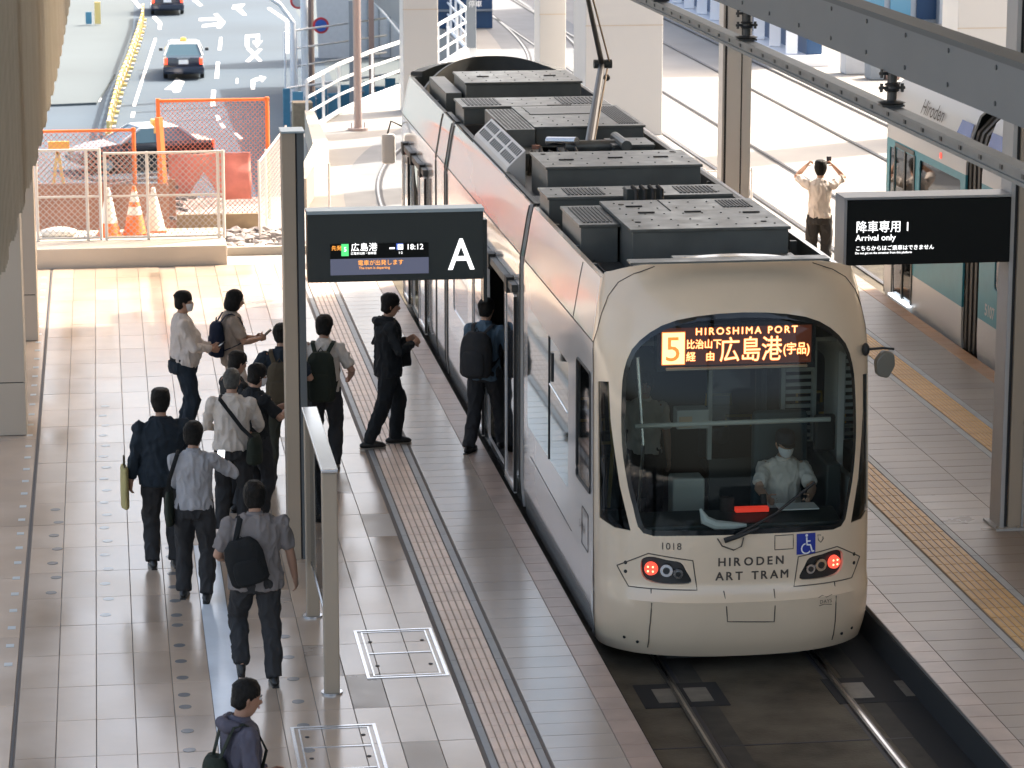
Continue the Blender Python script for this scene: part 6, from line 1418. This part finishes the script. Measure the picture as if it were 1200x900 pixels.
o = thing('document_bag', 'pale yellow flat bag hanging at the side of the black-jacketed person', 'bag', world(P3['root'], Vector((-.36, .02, .80))), F(5)); remesh(MB().tube([(0, 0, -.20), (0, 0, .20)], [(.04, .15), (.035, .15)], n=16), 'bag_body', 'bag_yellow', o, .012, wr=.004); MB().tube([(0, -.06, .20), (.0, -.03, .30), (0, .03, .30), (0, .06, .20)], .007, n=8).build('handle', M['bag_brown'], o, local=True)
P4 = person('person in a light grey shirt holding up a phone, beside the black-jacketed person', .72, 26.85, F(-8), 1.66, top='c_grey', bottom='c_charcoal', sleeve='long', hair='full', hands=(Vector((-.05, .30, 1.1)), Vector((.26, .33, 1.20))), head=(R(-18), 0), feet=(Vector((-.12, .06, 0)), Vector((.11, -.12, .02))), toe=(0, -.35), fingers=('relax', 'grip'))
shoulder_bag(P4, 'black shoulder bag on the left side of the person in the light grey shirt', 'bag_green', side=-1, z=.90, size=(.12, .045, .17), cross=False, y=.02, sm='bag_black')
phone(P4, 1, 'phone with a lit screen held by the person in the light grey shirt', True)
P5 = person('person with grey hair in an off-white shirt with a bag strap across the back', 1.17, 29.1, F(-10), 1.68, top='c_white2', bottom='c_charcoal', sleeve='long', hair='crop', hairm='hair_grey', hands=(Vector((-.20, .30, 1.02)), Vector((.20, .32, 1.0))), wide=1.08, head=(R(-5), .1), fingers='grip')
shoulder_bag(P5, 'dark olive shoulder bag hanging at the right hip of the person in the off-white shirt', 'bag_green', side=1, z=.93, size=(.17, .085, .14), cross=True, y=-.10, sm='bag_black')
phone(P5, 0, 'phone held low by the person with grey hair', True)
P6 = person('person with black hair mostly hidden behind the grey-haired person', 1.24, 30.1, F(-60), 1.66, top='c_black', bottom='c_charcoal', hair='short', sleeve='short', head=(0, .2), hands=(Vector((-.02, .32, 1.1)), Vector((.1, .33, 1.1))), fingers='grip')
P7 = person('person in black T-shirt and pale mask looking right, partly behind the grey-haired person', 1.42, 29.6, F(-55), 1.62, top='c_black', bottom='c_charcoal', hair='full', sleeve='short', mask=True, hands=(Vector((-.05, .33, 1.12)), Vector((.12, .34, 1.14))), head=(R(-10), .15), fingers='grip')
P8 = person('person in a grey T-shirt seen from behind, walking away nearest the glass screen', 1.15, 24.25, F(2), 1.72, top='c_greydk', bottom='c_charcoal', sleeve='short', hair='full', puff=.012, hem=.82, wide=1.2, belly=.03, hands=(Vector((-.24, .22, 1.02)), Vector((.34, .10, .86))), feet=(Vector((-.14, .0, .10)), Vector((.13, -.10, 0))), toe=(-.8, 0), skin='skin')
pack(P8, 'black backpack slung on one shoulder of the person in the grey T-shirt', 'bag_black', w_=.17, d=.08, hgt=.20, zc=1.10, yoff=-.19, xoff=-.10, both=-1, tiltz=.25); strap_t = None
P9 = person('person in a white short-sleeved shirt wearing a backpack, right of the slim pillar', 2.28, 31.7, F(-12), 1.70, top='c_white2', bottom='c_charcoal', sleeve='short', hair='full', hands=(Vector((-.15, .30, 1.05)), Vector((.26, .18, 1.0))), head=(R(-15), .1))
pack(P9, 'dark green backpack of the person right of the slim pillar', 'bag_green', zc=1.10, hgt=.27, w_=.165, d=.11, yoff=-.24)
P10 = person('person in dark clothes with olive trousers, mostly hidden by the slim pillar', 1.80, 31.3, F(-10), 1.70, top='c_navy', bottom='c_olive', sleeve='short', hair='short', hem=.82, hands=(Vector((-.30, .05, .95)), Vector((.2, .25, 1.1))), shoe='bag_brown' if False else 'shoe', feet=(Vector((-.13, -.05, 0)), Vector((.12, .1, 0))))
pack(P10, 'brown and dark backpack worn by the person behind the slim pillar', 'bag_brown', zc=1.12, hgt=.22, yoff=-.20)
P11 = person('person all in black walking to the right across the tactile strip', 3.07, 32.7, F(-82), 1.74, top='c_black', bottom='c_black', sleeve='long', hair='full', hem=.80, puff=.02, hands=(Vector((.0, .24, 1.22)), Vector((.16, .26, 1.20))), feet=(Vector((-.10, .13, 0)), Vector((.10, -.22, .0))), toe=(0, 0), head=(R(-8), .1), hood=True, fingers='grip')
b_ = shoulder_bag(P11, 'black bag carried in front of the person all in black', 'bag_black', side=-1, z=1.0, size=(.13, .06, .15), cross=True, y=.20)
P12 = person('person in a blue-grey shirt stepping into the open tram door', 4.12, 32.35, F(-30), 1.72, top='c_blue', bottom='c_charcoal', sleeve='long', hair='short', hem=.82, feet=(Vector((-.12, -.14, 0)), Vector((.13, .22, .0))), hands=(Vector((-.15, .30, 1.05)), Vector((.2, .30, 1.1))), lean=.06)
pack(P12, 'large dark grey backpack of the person boarding the tram', 'c_charcoal', zc=1.13, hgt=.25, w_=.19, d=.13, yoff=-.25)
P13 = person('person in a grey-purple hooded top cut off by the bottom edge of the photo', .78, 18.95, F(-72), 1.70, top='c_purple', bottom='c_charcoal', sleeve='long', hair='crop', skin='skin_dk', hands=(Vector((-.1, .22, 1.0)), Vector((.16, .20, 1.0))), head=(R(-6), .15), hood=True, wide=.98, hem=.82)
pack(P13, 'olive backpack of the person at the bottom edge', 'bag_green', zc=1.02, hgt=.20, yoff=-.19)
P14 = person('person in a white shirt with both arms raised taking a photo on the right platform', 10.45, 42.75, F(-12), 1.72, top='c_white', bottom='c_charcoal', sleeve='short', hair='flat', hands=(Vector((-.20, .33, 1.62)), Vector((.20, .33, 1.62))), elbow=((-1, .1, -.2), (1, .1, -.2)), fingers='grip')
phone(P14, 1, 'phone held up by the person photographing on the right platform', False)
P15 = person('tram driver seated in the cab, white shirt and dark cap', CX + .64, 26.15, F(180 - 5), 1.70, z=.012, seat=.80, top='c_white', bottom='c_navy', sleeve='short', hair='cap', mask=True, hands=(Vector((-.18, .46, 1.05)), Vector((.20, .46, 1.05))), feet=(Vector((-.12, .50, 0)), Vector((.12, .50, 0))), lean=.03, head=(R(10), .1), fingers='grip')
P16 = person('passenger with black hair standing inside the tram behind the windscreen', CX - .25, 28.4, F(170), 1.66, z=.012, top='c_white2', bottom='c_charcoal', sleeve='short', hair='full')
